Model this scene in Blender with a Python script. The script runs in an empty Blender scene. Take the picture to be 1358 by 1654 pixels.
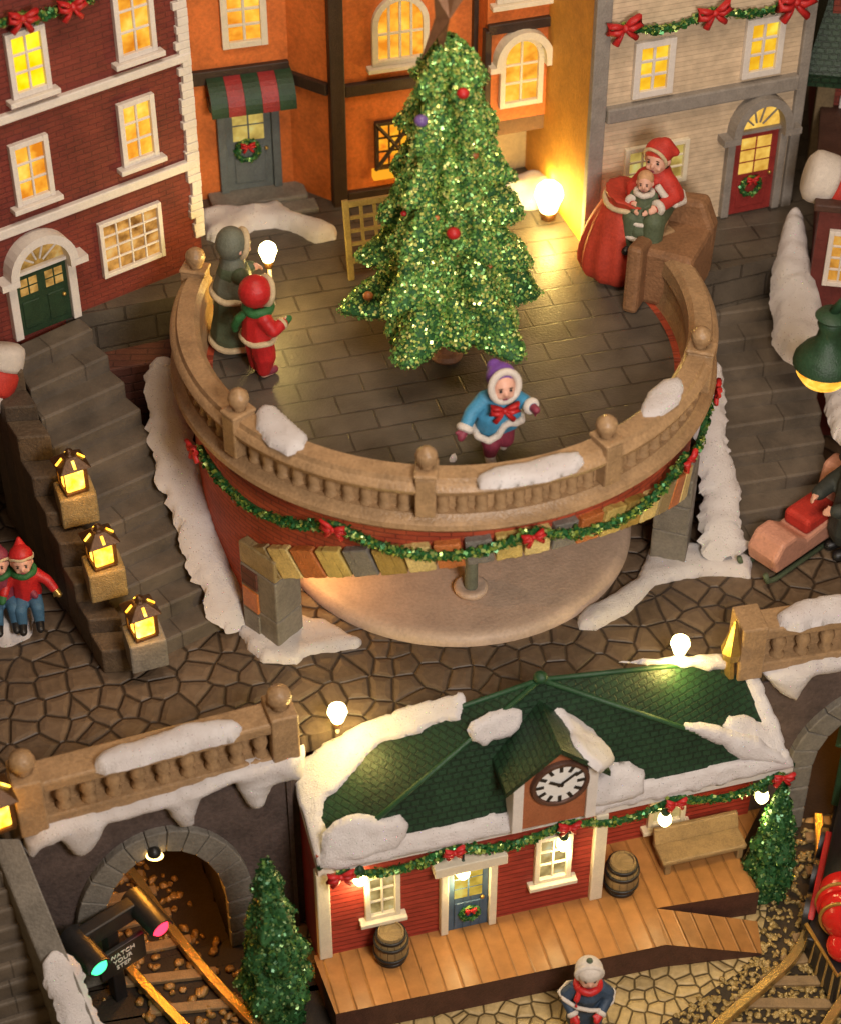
import bpy, bmesh, math, random
from mathutils import Vector, Matrix, noise
R = math.radians
sc = bpy.context.scene
COL = sc.collection
rnd = random.Random(7)

# ------------------------------------------------------------ camera, world, lamps, exposure
PIT, FPX, DIST = R(41), 3300.0, 33.0
CAM = Vector((0, -DIST*math.cos(PIT), 4+DIST*math.sin(PIT)))
cd = bpy.data.cameras.new('camera'); cam = bpy.data.objects.new('camera', cd); COL.objects.link(cam)
cam.location = CAM; cam.rotation_euler = (R(90)-PIT, 0, 0)
cd.sensor_fit = 'VERTICAL'; cd.sensor_height = 24; cd.lens = 24*FPX/1654; cd.clip_end = 400
cd.dof.use_dof = True; cd.dof.focus_distance = 31.0; cd.dof.aperture_fstop = 0.19
sc.camera = cam

wd = bpy.data.worlds.new('World'); sc.world = wd; wd.use_nodes = True
wb = wd.node_tree.nodes['Background']; wb.inputs[0].default_value = (1.0, .66, .34, 1); wb.inputs[1].default_value = .13

def area(name, loc, tgt, size, power, col):
    l = bpy.data.lights.new(name, 'AREA'); l.shape = 'DISK'; l.size = size; l.energy = power; l.color = col
    o = bpy.data.objects.new(name, l); COL.objects.link(o); o.location = loc
    o.rotation_euler = (Vector(tgt)-Vector(loc)).to_track_quat('-Z', 'Y').to_euler(); return o
area('key_lamp', (5.5, -17, 17), (.5, -4, 2.5), 5, 2500, (1.0, .91, .84))
area('fill_lamp', (1.5, -5, 25.5), (0, 3, 6), 7, 1500, (1.0, .8, .6))
def point(name, loc, power, col, rad=.08):
    l = bpy.data.lights.new(name, 'POINT'); l.energy = power; l.color = col; l.shadow_soft_size = rad
    o = bpy.data.objects.new(name, l); COL.objects.link(o); o.location = loc; return o
vs = sc.view_settings
vs.view_transform = 'Standard'; vs.look = 'None'; vs.exposure = .2; vs.gamma = 1; vs.use_curve_mapping = False
sc.cycles.use_denoising = True; sc.cycles.max_bounces = 6; sc.cycles.sample_clamp_indirect = 6

# ------------------------------------------------------------ pixel -> place helpers (photo pixels 1358 x 1654)
def ray(px, py):
    a = (px-679)/FPX; b = -(py-827)/FPX
    return Vector((a, math.cos(PIT)+b*math.sin(PIT), -math.sin(PIT)+b*math.cos(PIT)))
def W(px, py, z):
    d = ray(px, py); return CAM + d*((z-CAM.z)/d.z)
class Plane:
    def __init__(s, o, e1, e2):
        s.o = Vector(o); s.e1 = Vector(e1).normalized(); s.e2 = Vector(e2).normalized(); s.n = s.e1.cross(s.e2).normalized()
    def at(s, px, py, d=0):
        r = ray(px, py); o = s.o+s.n*d; t = (o-CAM).dot(s.n)/r.dot(s.n); p = CAM+r*t-o
        return p.dot(s.e1), p.dot(s.e2)
    def P(s, a, b, d=0): return s.o+s.e1*a+s.e2*b+s.n*d
    def mat(s, a=0, b=0, d=0):           # local x=e1, y=e2, z=n
        m = Matrix((s.e1, s.e2, s.n)).transposed().to_4x4(); m.translation = s.P(a, b, d); return m
def Fac(p, ang):                          # vertical wall: e1 along it, e2 up (b = height z), n towards the viewer
    p = Vector(p); return Plane((p.x, p.y, 0), (math.cos(R(ang)), math.sin(R(ang)), 0), (0, 0, 1))
def Floor(z): return Plane((0, 0, z), (1, 0, 0), (0, 1, 0))
def Cyl(px, py, r):
    d = ray(px, py); ox = CAM.x-TX; oy = CAM.y-TY
    a = d.x**2+d.y**2; b = 2*(ox*d.x+oy*d.y); c = ox*ox+oy*oy-r*r
    t = (-b-math.sqrt(max(0, b*b-4*a*c)))/(2*a); p = CAM+d*t
    return math.degrees(math.atan2(p.y-TY, p.x-TX)) % 360, p.z

# ------------------------------------------------------------ materials
MATS = {}
class NT:
    def __init__(s, name):
        s.m = bpy.data.materials.new(name); s.m.use_nodes = True; s.t = s.m.node_tree; s.N = s.t.nodes; s.b = s.N['Principled BSDF']
    def n(s, t, **k):
        x = s.N.new(t)
        for a, v in k.items(): setattr(x, a, v)
        return x
    def l(s, a, b): s.t.links.new(a, b)
    def coord(s, uv=False, scale=1.0):
        c = s.n('ShaderNodeTexCoord'); o = c.outputs['UV' if uv else 'Object']
        mp = s.n('ShaderNodeMapping'); mp.inputs['Scale'].default_value = (scale,)*3; s.l(o, mp.inputs[0]); return mp.outputs[0]
    def noise(s, co, sc_, det=4, rough=.6):
        x = s.n('ShaderNodeTexNoise'); x.inputs['Scale'].default_value = sc_; x.inputs['Detail'].default_value = det; x.inputs['Roughness'].default_value = rough
        s.l(co, x.inputs['Vector']); return x
    def ramp(s, fac, stops):
        x = s.n('ShaderNodeValToRGB'); e = x.color_ramp.elements
        while len(e) < len(stops): e.new(.5)
        for i, (p, c) in enumerate(stops): e[i].position = p; e[i].color = (*c, 1) if len(c) == 3 else c
        s.l(fac, x.inputs[0]); return x.outputs[0]
    def mix(s, fac, a, b, mode='MIX'):
        x = s.n('ShaderNodeMix', data_type='RGBA', blend_type=mode)
        for i, v in ((0, fac), (6, a), (7, b)):
            if hasattr(v, 'is_linked'): s.l(v, x.inputs[i])
            elif i == 0: x.inputs[i].default_value = v
            else: x.inputs[i].default_value = (*v, 1)
        return x.outputs[2]
    def bump(s, h, strength=.4, dist=.05, prev=None):
        x = s.n('ShaderNodeBump'); x.inputs['Strength'].default_value = strength; x.inputs['Distance'].default_value = dist
        s.l(h, x.inputs['Height'])
        if prev: s.l(prev, x.inputs['Normal'])
        return x.outputs[0]
    def done(s, col, rough=.6, nrm=None, metal=0, spec=.4):
        if hasattr(col, 'is_linked'): s.l(col, s.b.inputs['Base Color'])
        else: s.b.inputs['Base Color'].default_value = (*col, 1)
        s.b.inputs['Roughness'].default_value = rough; s.b.inputs['Metallic'].default_value = metal
        s.b.inputs['Specular IOR Level'].default_value = spec
        if nrm: s.l(nrm, s.b.inputs['Normal'])
        return s.m
def dk(c, f): return tuple(min(1, v*f) for v in c)
def paint(name, c, rough=.5, var=.35, sc_=3.5, bs=.35, spec=.4, metal=0):
    if name in MATS: return MATS[name]
    t = NT(name); co = t.coord(); n = t.noise(co, sc_); n2 = t.noise(co, sc_*7, 3)
    col = t.ramp(n.outputs[0], [(.3, dk(c, 1-var)), (.7, dk(c, 1+var*.6))])
    col = t.mix(.35, col, t.ramp(n2.outputs[0], [(.35, dk(c, 1-var)), (.65, dk(c, 1+var))]))
    m = t.done(col, rough, t.bump(n2.outputs[0], bs, .03), metal, spec); MATS[name] = m; return m
def bricks(name, c1, c2, mortar, bw, rh, ms=.012, rough=.7, bs=.6, stain=.4, off=.5):
    if name in MATS: return MATS[name]
    t = NT(name); co = t.coord(True)
    w = t.noise(co, 6, 2); cw = t.mix(.02, co, w.outputs[1])
    b = t.n('ShaderNodeTexBrick'); b.offset = off; t.l(cw, b.inputs['Vector'])
    for k, v in (('Color1', c1), ('Color2', c2), ('Mortar', mortar)): b.inputs[k].default_value = (*v, 1)
    for k, v in (('Scale', 1), ('Mortar Size', ms), ('Mortar Smooth', .35), ('Brick Width', bw), ('Row Height', rh), ('Bias', 0)): b.inputs[k].default_value = v
    n = t.noise(t.coord(), 1.7, 5); n2 = t.noise(t.coord(), 22, 3)
    col = t.mix(stain, b.outputs[0], t.ramp(n.outputs[0], [(.3, dk(c1, .45)), (.7, dk(c2, 1.35))]), 'MIX')
    inv = t.n('ShaderNodeMath', operation='SUBTRACT'); inv.inputs[0].default_value = 1; t.l(b.outputs['Fac'], inv.inputs[1])
    nr = t.bump(inv.outputs[0], bs, .04); nr = t.bump(n2.outputs[0], .4, .025, nr)
    m = t.done(col, rough, nr); MATS[name] = m; return m
def cobbles(name, c, scale, groove, rough=.5):
    t = NT(name); co = t.coord(False); w = t.noise(co, 1.3, 2); cw = t.mix(.1, co, w.outputs[1])
    v = t.n('ShaderNodeTexVoronoi', feature='DISTANCE_TO_EDGE', voronoi_dimensions='2D'); v2 = t.n('ShaderNodeTexVoronoi', voronoi_dimensions='2D')
    for x in (v, v2): x.inputs['Scale'].default_value = scale; x.inputs['Randomness'].default_value = .95; t.l(cw, x.inputs['Vector'])
    cell = t.n('ShaderNodeSeparateColor'); t.l(v2.outputs['Color'], cell.inputs[0])
    n = t.noise(co, 9, 5)
    col = t.ramp(cell.outputs[0], [(0, dk(c, .7)), (1, dk(c, 1.3))])
    col = t.mix(.4, col, t.ramp(n.outputs[0], [(.3, dk(c, .55)), (.7, dk(c, 1.5))]))
    e = t.ramp(v.outputs['Distance'], [(.0, (0, 0, 0)), (.035, (.3, .3, .3)), (.09, (1, 1, 1))])
    col = t.mix(e, groove, col)
    h = t.ramp(v.outputs['Distance'], [(.0, (0, 0, 0)), (.08, (.7, .7, .7)), (.25, (1, 1, 1))])
    nr = t.bump(h, .7, .08); nr = t.bump(n.outputs[0], .35, .03, nr)
    return t.done(col, rough, nr)
def slats(name, c, period, axis='v', rough=.55, var=.3, depth=.6, dark=.35):   # boards: grooves every period
    if name in MATS: return MATS[name]
    t = NT(name); co = t.coord(True); s = t.n('ShaderNodeSeparateXYZ'); t.l(co, s.inputs[0])
    o = s.outputs[1 if axis == 'v' else 0]
    d = t.n('ShaderNodeMath', operation='DIVIDE'); t.l(o, d.inputs[0]); d.inputs[1].default_value = period
    f = t.n('ShaderNodeMath', operation='FRACT'); t.l(d.outputs[0], f.inputs[0])
    fl = t.n('ShaderNodeMath', operation='FLOOR'); t.l(d.outputs[0], fl.inputs[0])
    wn = t.n('ShaderNodeTexWhiteNoise', noise_dimensions='1D'); t.l(fl.outputs[0], wn.inputs['W'])
    n = t.noise(t.coord(), 5, 5)
    col = t.ramp(wn.outputs[0], [(0, dk(c, 1-var)), (1, dk(c, 1+var))])
    col = t.mix(.4, col, t.ramp(n.outputs[0], [(.3, dk(c, .55)), (.7, dk(c, 1.4))]))
    if axis == 'v': h = t.ramp(f.outputs[0], [(0, (0, 0, 0)), (.12, (1, 1, 1)), (1, (.45, .45, .45))])
    else: h = t.ramp(f.outputs[0], [(0, (0, 0, 0)), (.1, (1, 1, 1)), (.9, (1, 1, 1)), (1, (0, 0, 0))])
    g = t.ramp(f.outputs[0], [(0, (dark,)*3), (.1, (1, 1, 1))])
    col = t.mix(1, col, g, 'MULTIPLY')
    m = t.done(col, rough, t.bump(n.outputs[0], .2, .02, t.bump(h, depth, .04))); MATS[name] = m; return m
def emit(name, c, st, c2=None, sc_=2.5):
    if name in MATS: return MATS[name]
    t = NT(name); e = t.n('ShaderNodeEmission'); oi = t.n('ShaderNodeObjectInfo'); mr = t.n('ShaderNodeMapRange'); mr.inputs[3].default_value = st*(.78 if c2 else 1); mr.inputs[4].default_value = st*(1.2 if c2 else 1); t.l(oi.outputs['Random'], mr.inputs[0]); t.l(mr.outputs[0], e.inputs[1])
    if c2:
        n = t.noise(t.coord(), sc_, 3); t.l(t.ramp(n.outputs[0], [(.34, c2), (.56, c), (.72, (min(1, c[0]*1.05), min(1, c[1]*1.35+.05), c[2]*2.2+.02))]), e.inputs[0])
    else: e.inputs[0].default_value = (*c, 1)
    t.l(e.outputs[0], t.N['Material Output'].inputs[0]); MATS[name] = t.m; return t.m
def snowmat():
    t = NT('snow'); co = t.coord(); n = t.noise(co, 34, 6, .75); n2 = t.noise(co, 2, 3)
    v = t.n('ShaderNodeTexVoronoi'); v.inputs['Scale'].default_value = 50; t.l(co, v.inputs['Vector'])
    sp = t.n('ShaderNodeSeparateColor'); t.l(v.outputs['Color'], sp.inputs[0])
    gl = t.n('ShaderNodeMath', operation='GREATER_THAN'); t.l(sp.outputs[0], gl.inputs[0]); gl.inputs[1].default_value = .94
    ds = t.n('ShaderNodeMath', operation='LESS_THAN'); t.l(v.outputs['Distance'], ds.inputs[0]); ds.inputs[1].default_value = .3
    mu = t.n('ShaderNodeMath', operation='MULTIPLY'); t.l(gl.outputs[0], mu.inputs[0]); t.l(ds.outputs[0], mu.inputs[1])
    base = t.ramp(n2.outputs[0], [(.3, (.68, .62, .6)), (.7, (.79, .75, .74))])
    iri = t.n('ShaderNodeHueSaturation'); iri.inputs['Color'].default_value = (.35, .95, .85, 1); t.l(sp.outputs[1], iri.inputs['Hue'])
    t.l(t.mix(mu.outputs[0], base, iri.outputs[0]), t.b.inputs['Base Color'])
    t.l(mu.outputs[0], t.b.inputs['Metallic'])
    rr = t.ramp(mu.outputs[0], [(0, (.75,)*3), (1, (.15,)*3)]); t.l(rr, t.b.inputs['Roughness'])
    t.l(t.bump(n.outputs[0], .8, .05), t.b.inputs['Normal']); t.b.inputs['Specular IOR Level'].default_value = .3
    return t.m
def glitter(name, c, c2):                # shiny foil flakes, colour varies flake by flake
    t = NT(name); g = t.n('ShaderNodeNewGeometry')
    col = t.ramp(g.outputs['Random Per Island'], [(0, dk(c, .5)), (.55, c), (.84, c2), (1, tuple(min(.9, v*1.25+.14) for v in c2))])
    return t.done(col, .3, None, .45, .6)

SNOW = snowmat()
COBBLE = cobbles('plaza_cobbles', (.125, .085, .053), 2.8, (.045, .03, .019))
GOLDCOB = cobbles('lower_cobbles', (.42, .3, .13), 4.6, (.1, .068, .026))
TILE = bricks('terrace_slabs', (.082, .068, .054), (.105, .085, .064), (.024, .018, .013), .95, .44, .018, .42, 1.0, .5)
REDBRICK = bricks('red_brick', (.15, .022, .016), (.2, .035, .022), (.09, .02, .015), .26, .085, .01, .65, .6, .45)
DRUMBRICK = bricks('drum_brick', (.3, .042, .018), (.4, .07, .028), (.1, .022, .012), .3, .085, .01, .6, .6, .4)
DARKBRICK = bricks('dark_brick', (.085, .03, .022), (.13, .045, .03), (.04, .018, .013), .5, .16, .014, .7, .6, .4)
ORANGE = paint('orange_plaster', (.62, .16, .032), .6, .35, 2.2)
TIMBER = paint('dark_timber', (.045, .024, .014), .5, .4, 6)
CREAMCLAP = slats('grey_clapboard', (.6, .46, .31), .085, 'v', .6, .1, .25, .8)
PALEWALL = paint('pale_plaster', (.45, .32, .16), .7, .25, 2)
YELLOWWALLGLOW = paint('yellow_plaster_lamplight', (.6, .29, .045), .7, .25, 2)  # yellow plaster on the annex; painted lamplight on the clapboard side
REDCLAP = slats('red_clapboard', (.3, .036, .022), .1, 'v', .5, .2, .7, .3)
WHITE = paint('white_trim', (.72, .66, .6), .55, .12, 4, .2)
CREAM = paint('cream_trim', (.74, .66, .5), .5, .12, 4, .2)
GREYTRIM = paint('grey_trim', (.27, .24, .21), .6, .25, 4, .3)
STONE = paint('sandstone', (.36, .225, .115), .34, .35, 3, .5)
GREYSTONE = paint('grey_stone', (.2, .18, .15), .6, .35, 3, .5)
STEPSTONE = bricks('step_stone', (.1, .082, .064), (.14, .11, .08), (.035, .027, .02), 1.7, 9.0, .013, .55, .6, .55)
ROCKWALL = paint('dark_wall_plaster', (.1, .07, .06), .75, .45, 2.2, .6)
BASIN = paint('basin_stone', (.52, .38, .28), .5, .22, 2.5, .35)
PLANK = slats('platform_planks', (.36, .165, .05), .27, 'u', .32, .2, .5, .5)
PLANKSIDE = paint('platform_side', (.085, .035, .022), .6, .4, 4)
SHINGLE = bricks('green_shingles', (.009, .031, .014), (.014, .044, .019), (.005, .012, .006), .14, .095, .013, .42, 1.0, .5)
GREENRIDGE = paint('green_ridge', (.016, .06, .022), .45, .3, 5)
GREEN = paint('dark_green_paint', (.02, .055, .025), .45, .4, 5)
BLACK = paint('black_iron', (.014, .013, .013), .38, .4, 8, .2, .5)
BRONZE = paint('bronze_lantern', (.1, .045, .015), .35, .4, 9, .3, .6, .5)
RED = paint('red_paint', (.5, .02, .02), .42, .3, 6, .25)
REDMATTE = paint('red_cloth', (.48, .035, .022), .6, .3, 5)
GLOSSRED = paint('gloss_red', (.55, .015, .012), .15, .1, 6, .05, .6)
DOORGREEN = paint('green_door', (.018, .045, .02), .5, .4, 5)
DOORGREY = paint('grey_door', (.12, .14, .14), .5, .3, 5)
DOORBLUE = slats('blue_door', (.06, .11, .17), .13, 'u', .5, .12, .4, .6)
DOORRED = paint('red_door', (.28, .03, .025), .5, .3, 5)
SKIN = paint('figure_skin', (.66, .36, .26), .5, .1, 6, .1)
BLUE = paint('blue_coat', (.055, .25, .42), .5, .3, 6)
NAVY = paint('navy_cape', (.035, .06, .1), .5, .35, 6)
PURPLE = paint('purple_hat', (.16, .06, .3), .5, .3, 6)
MAROON = paint('maroon_cloth', (.23, .035, .06), .5, .3, 7)
FUR = paint('white_fur', (.74, .66, .58), .75, .15, 12, .8)
CREAMFUR = paint('cream_fur', (.7, .55, .33), .75, .2, 12, .8)
SAGE = paint('sage_cloth', (.085, .11, .06), .6, .3, 5)
GREYCAPE = paint('grey_green_cloth', (.14, .15, .11), .6, .3, 5)
LEAFG = paint('green_cloth', (.03, .14, .04), .55, .35, 8)
BROWN = paint('brown_rock', (.26, .13, .06), .6, .35, 3, .5)
COPPER = paint('copper_star', (.24, .12, .06), .4, .3, 6, .3, .5, .35)
WOOD = paint('bench_wood', (.3, .2, .09), .5, .35, 6, .4)
BARRELM = slats('barrel_staves', (.26, .18, .08), .12, 'u', .5, .2, .5, .4)
GOLD = paint('brass', (.55, .36, .1), .3, .3, 8, .2, .5, .8)
RAILM = paint('rail_metal', (.6, .4, .14), .26, .25, 8, .2, .5, .75)
TIE = paint('tie_wood', (.26, .17, .08), .55, .35, 6, .5)
PEBBLE = paint('gold_pebbles', (.4, .28, .1), .22, .6, 9, .5, .6, .35)
PINKWOOD = paint('pink_wood', (.52, .25, .17), .5, .25, 3, .4)
DENIM = paint('denim', (.05, .13, .22), .6, .3, 7)
CHAR = paint('charcoal_cloth', (.035, .04, .034), .65, .35, 6)
TUNSHADE = paint('shaded_tunnel', (.025, .015, .009), .8, .4, 4, .6)  # tunnel shade put into the colour of lining and floor
JAMB = paint('tunnel_jamb', (.3, .13, .04), .6, .3, 4, .4)
LIT = emit('lit_window', (1.0, .47, .045), 1.1, (.66, .2, .012), 2.4)
LITB = emit('bright_window', (1.0, .72, .02), 1.5, (1.0, .5, .0), 2)
LITDIM = emit('dim_window', (.7, .5, .12), .75, (.35, .22, .05), 2.5)
LITD = emit('door_panes', (.85, .55, .12), .8, (.45, .25, .04), 3)
BULBM = emit('bulb_glow', (1.0, .82, .33), 12)
LANTM = emit('lantern_glow', (1.0, .55, .06), 3.6, (1.0, .34, .01), 5)
AMBERM = emit('amber_bowl', (1.0, .5, .06), 1.6, (1, .3, .02), 5)
TUNM = emit('tunnel_glow', (1.0, .62, .2), 6)
REDLENS = emit('red_lens', (1.0, .03, .07), 3.5)
GRNLENS = emit('green_lens', (.06, 1.0, .3), 2.6)
TREEG = glitter('tree_glitter', (.22, .52, .13), (.64, .68, .15))
TREEBASE = paint('tree_green', (.03, .12, .035), .55, .4, 6, .6)
BUSHG = glitter('bush_glitter', (.025, .12, .035), (.14, .28, .06))
GARL = glitter('garland_glitter', (.035, .2, .05), (.3, .4, .06))

# ------------------------------------------------------------ mesh building
class MB:
    def __init__(s): s.v = []; s.f = []; s.M = Matrix.Identity(4); s.uvang = 0
    def pt(s, p): s.v.append(s.M @ Vector(p)); return len(s.v)-1
    def add(s, vs, fs):
        b = len(s.v)
        for p in vs: s.pt(p)
        s.f += [[b+i for i in f] for f in fs]
    def box(s, lo, hi, m=None):
        x0, y0, z0 = lo; x1, y1, z1 = hi
        vs = [Vector(p) for p in ((x0,y0,z0),(x1,y0,z0),(x1,y1,z0),(x0,y1,z0),(x0,y0,z1),(x1,y0,z1),(x1,y1,z1),(x0,y1,z1))]
        if m: vs = [m @ p for p in vs]
        s.add(vs, [(3,2,1,0),(4,5,6,7),(0,1,5,4),(1,2,6,5),(2,3,7,6),(3,0,4,7)]); return s
    def fbox(s, F, u0, u1, z0, z1, d0, d1): return s.box((u0, z0, d0), (u1, z1, d1), F.mat())
    def prism(s, poly, h0, h1, m=None):   # poly in xy, extruded along z
        n = len(poly)
        vs = [Vector((x, y, h0)) for x, y in poly]+[Vector((x, y, h1)) for x, y in poly]
        if m: vs = [m @ p for p in vs]
        s.add(vs, [tuple(range(n-1, -1, -1)), tuple(range(n, 2*n))]+[(i, (i+1) % n, n+(i+1) % n, n+i) for i in range(n)]); return s
    def lathe(s, prof, seg=20, m=None, ph0=0, ph1=360):   # (r, z) profile
        full = abs(ph1-ph0-360) < 1e-6; n = seg if full else seg+1; vs = []
        for i in range(n):
            a = R(ph0+(ph1-ph0)*i/seg)
            for r, z in prof:
                p = Vector((r*math.cos(a), r*math.sin(a), z)); vs.append(m @ p if m else p)
        k = len(prof); fs = []
        for i in range(seg):
            j = (i+1) % n
            for q in range(k-1): fs.append((i*k+q, j*k+q, j*k+q+1, i*k+q+1))
        s.add(vs, fs); return s
    def ell(s, c, r, seg=14, m=None):
        if not hasattr(r, '__len__'): r = (r, r, r)
        pr = [(math.sin(math.pi*i/8)*1.0, -math.cos(math.pi*i/8)) for i in range(9)]
        M = Matrix.Translation(c) @ (m or Matrix.Identity(4)) @ Matrix.Diagonal((*r, 1)); return s.lathe(pr, seg, M)
    def cap(s, a, b, r0, r1, seg=10):
        a, b = Vector(a), Vector(b); d = b-a; L = max(d.length, 1e-5)
        pr = [(r0*math.sin(t), -r0*math.cos(t)) for t in (0, .5, 1.0, 1.57)]+[(r1*math.cos(t), L+r1*math.sin(t)) for t in (0, .55, 1.1, 1.57)]
        s.lathe(pr, seg, Matrix.Translation(a) @ d.to_track_quat('Z', 'Y').to_matrix().to_4x4()); return s
    def tube(s, path, r, seg=8, closed=False, ends=True):
        path = [Vector(p) for p in path]; n = len(path); rr = r if hasattr(r, '__len__') else [r]*n; vs = []
        up = Vector((0, 0, 1))
        for i, p in enumerate(path):
            t = (path[min(i+1, n-1)]-path[max(i-1, 0)]).normalized()
            if abs(t.dot(up)) > .95: up = Vector((0, 1, .1))
            x = t.cross(up).normalized(); y = x.cross(t)
            for k in range(seg):
                a = 2*math.pi*k/seg; vs.append(p+(x*math.cos(a)+y*math.sin(a))*rr[i])
        fs = [(i*seg+k, i*seg+(k+1) % seg, (i+1)*seg+(k+1) % seg, (i+1)*seg+k) for i in range(n-1) for k in range(seg)]
        if ends: fs += [tuple(range(seg-1, -1, -1)), tuple((n-1)*seg+k for k in range(seg))]
        s.add(vs, fs); return s
    def quad(s, a, b, c, d): s.add([a, b, c, d], [(0, 1, 2, 3)]); return s
    def build(s, name, mat, parent=None, smooth=False, uvf=None, bevel=0, label=None, autos=None):
        me = bpy.data.meshes.new(name); me.from_pydata([tuple(p) for p in s.v], [], s.f)
        if mat: me.materials.append(mat)
        me.update()
        bm = bmesh.new(); bm.from_mesh(me)
        bmesh.ops.recalc_face_normals(bm, faces=bm.faces); bm.normal_update()
        ul = bm.loops.layers.uv.new('UVMap'); Z = Vector((0, 0, 1)); ca, sa = math.cos(R(s.uvang)), math.sin(R(s.uvang))
        for f in bm.faces:
            f.smooth = smooth; n = f.normal
            if uvf:
                for l in f.loops: l[ul].uv = uvf(l.vert.co)
            elif abs(n.z) > .97:
                for l in f.loops: p = l.vert.co; l[ul].uv = (p.x*ca+p.y*sa, -p.x*sa+p.y*ca)
            else:
                t = Z.cross(n).normalized(); b = n.cross(t)
                for l in f.loops: p = l.vert.co; l[ul].uv = (p.dot(t), p.dot(b))
        bm.to_mesh(me); bm.free()
        if smooth and autos is not None:
            try: me.set_sharp_from_angle(angle=R(autos))
            except Exception: pass
        o = bpy.data.objects.new(name, me); COL.objects.link(o); par(o, parent)
        if bevel:
            md = o.modifiers.new('bevel', 'BEVEL'); md.width = bevel; md.segments = 2; md.limit_method = 'ANGLE'
        if label: o['label'] = label
        return o
def par(o, parent):
    if parent is None: return
    o.parent = parent
    if parent.type == 'EMPTY': o.matrix_parent_inverse = (Matrix.Translation(parent.location) @ parent.rotation_euler.to_matrix().to_4x4()).inverted()
def tag(o, label, cat, group=None, kind=None):
    if label: o['label'] = label
    if cat: o['category'] = cat
    if group: o['group'] = group
    if kind: o['kind'] = kind
    return o
def thing(name, label, cat, loc, group=None):
    o = bpy.data.objects.new(name, None); o.empty_display_size = .2; COL.objects.link(o); o.location = Vector(loc); return tag(o, label, cat, group)
def struct(o): o['kind'] = 'structure'; return o
def copy_tree(o, dloc, parent=None):     # copy a thing, its parts and their sub-parts
    c = o.copy(); COL.objects.link(c)
    if parent: c.parent = parent
    else: c.location = o.location+Vector(dloc)
    for ch in [x for x in COL.objects if x.parent == o]: copy_tree(ch, None, c)
    return c
def jit(v, s, seed=0): return v+Vector((noise.noise(v*s+Vector((seed, 0, 0))), noise.noise(v*s+Vector((0, seed+9, 0))), noise.noise(v*s+Vector((0, 0, seed+5)))))
def fuse(o, vox=.02, sm=4):               # weld overlapping limbs into one continuous skin
    a = o.modifiers.new('r', 'REMESH'); a.mode = 'VOXEL'; a.voxel_size = vox; a.use_smooth_shade = True
    b = o.modifiers.new('s', 'SMOOTH'); b.iterations = sm; b.factor = .5
    dg = bpy.context.evaluated_depsgraph_get(); me = bpy.data.meshes.new_from_object(o.evaluated_get(dg)); old = o.data
    o.modifiers.clear(); o.data = me
    if not me.materials: me.materials.append(old.materials[0])
    me.name = o.name; return o

def inside(p, poly):
    x, y = p; c = False; n = len(poly); j = n-1
    for i in range(n):
        xi, yi = poly[i]; xj, yj = poly[j]
        if (yi > y) != (yj > y) and x < (xj-xi)*(y-yi)/(yj-yi)+xi: c = not c
        j = i
    return c
def nearest(p, poly):
    best = (1e9, p); n = len(poly); px, py = p
    for i in range(n):
        ax, ay = poly[i]; bx, by = poly[(i+1) % n]; dx, dy = bx-ax, by-ay; L = dx*dx+dy*dy or 1e-9
        t = max(0, min(1, ((px-ax)*dx+(py-ay)*dy)/L)); qx, qy = ax+t*dx, ay+t*dy; d = math.hypot(px-qx, py-qy)
        if d < best[0]: best = (d, (qx, qy))
    return best
def dome(pl, poly, th, w=None, g=.05, rough=.02, sink=.04, surf=None, seed=0):
    """a lump with a rounded rim: poly in the plane's own coordinates, th thick along its normal"""
    dens = []
    n = len(poly)                          # densify and roughen the outline
    for i in range(n):
        a = Vector(poly[i]); b = Vector(poly[(i+1) % n]); k = max(1, int((b-a).length/(g*1.3)))
        for q in range(k):
            p = a.lerp(b, q/k); h = noise.noise_vector(Vector((p.x*5, p.y*5, seed))); h2 = noise.noise_vector(Vector((p.x*14, p.y*14, seed+3)))
            dens.append((p.x+(h.x+h2.x*.5)*rough*2, p.y+(h.y+h2.y*.5)*rough*2))
    poly = dens; w = w or th*1.2
    xs = [p[0] for p in poly]; ys = [p[1] for p in poly]; x0, y0 = min(xs)-g, min(ys)-g
    nx = int((max(xs)-x0)/g)+3; ny = int((max(ys)-y0)/g)+3; idx = {}; vs = []
    for i in range(nx):
        for j in range(ny):
            p = (x0+i*g, y0+j*g); d, q = nearest(p, poly); ins = inside(p, poly)
            if not ins and d > g*1.45: continue
            if not ins: p, d = q, 0
            t = min(1, d/w); h = th*math.sqrt(max(0, 1-(1-t)**2)); nz = noise.noise(Vector((p[0]*2.6, p[1]*2.6, seed)))
            nz2 = noise.noise(Vector((p[0]*9, p[1]*9, seed+1))); h = h*(1+.3*nz)+.02*nz2*t-sink*(t == 0)
            idx[i, j] = len(vs); base = surf(*p) if surf else pl.P(*p); vs.append(base+pl.n*h)
    fs = [(idx[i, j], idx[i+1, j], idx[i+1, j+1], idx[i, j+1]) for (i, j) in idx if all(k in idx for k in ((i+1, j), (i+1, j+1), (i, j+1)))]
    m = MB(); m.v = vs; m.f = fs; return m
def snow(pl, pix, label, th=.16, name='snow_patch', d=0, **k):
    poly = [pl.at(x, y, d) for x, y in pix]
    if d: pl = Plane(pl.o+pl.n*d, pl.e1, pl.e2)
    snow.i += 1
    o = dome(pl, poly, th, seed=snow.i*7.3, **k).build(name, SNOW, None, True)
    return tag(o, label, 'snow', 'patches of snow')
snow.i = 0

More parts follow.
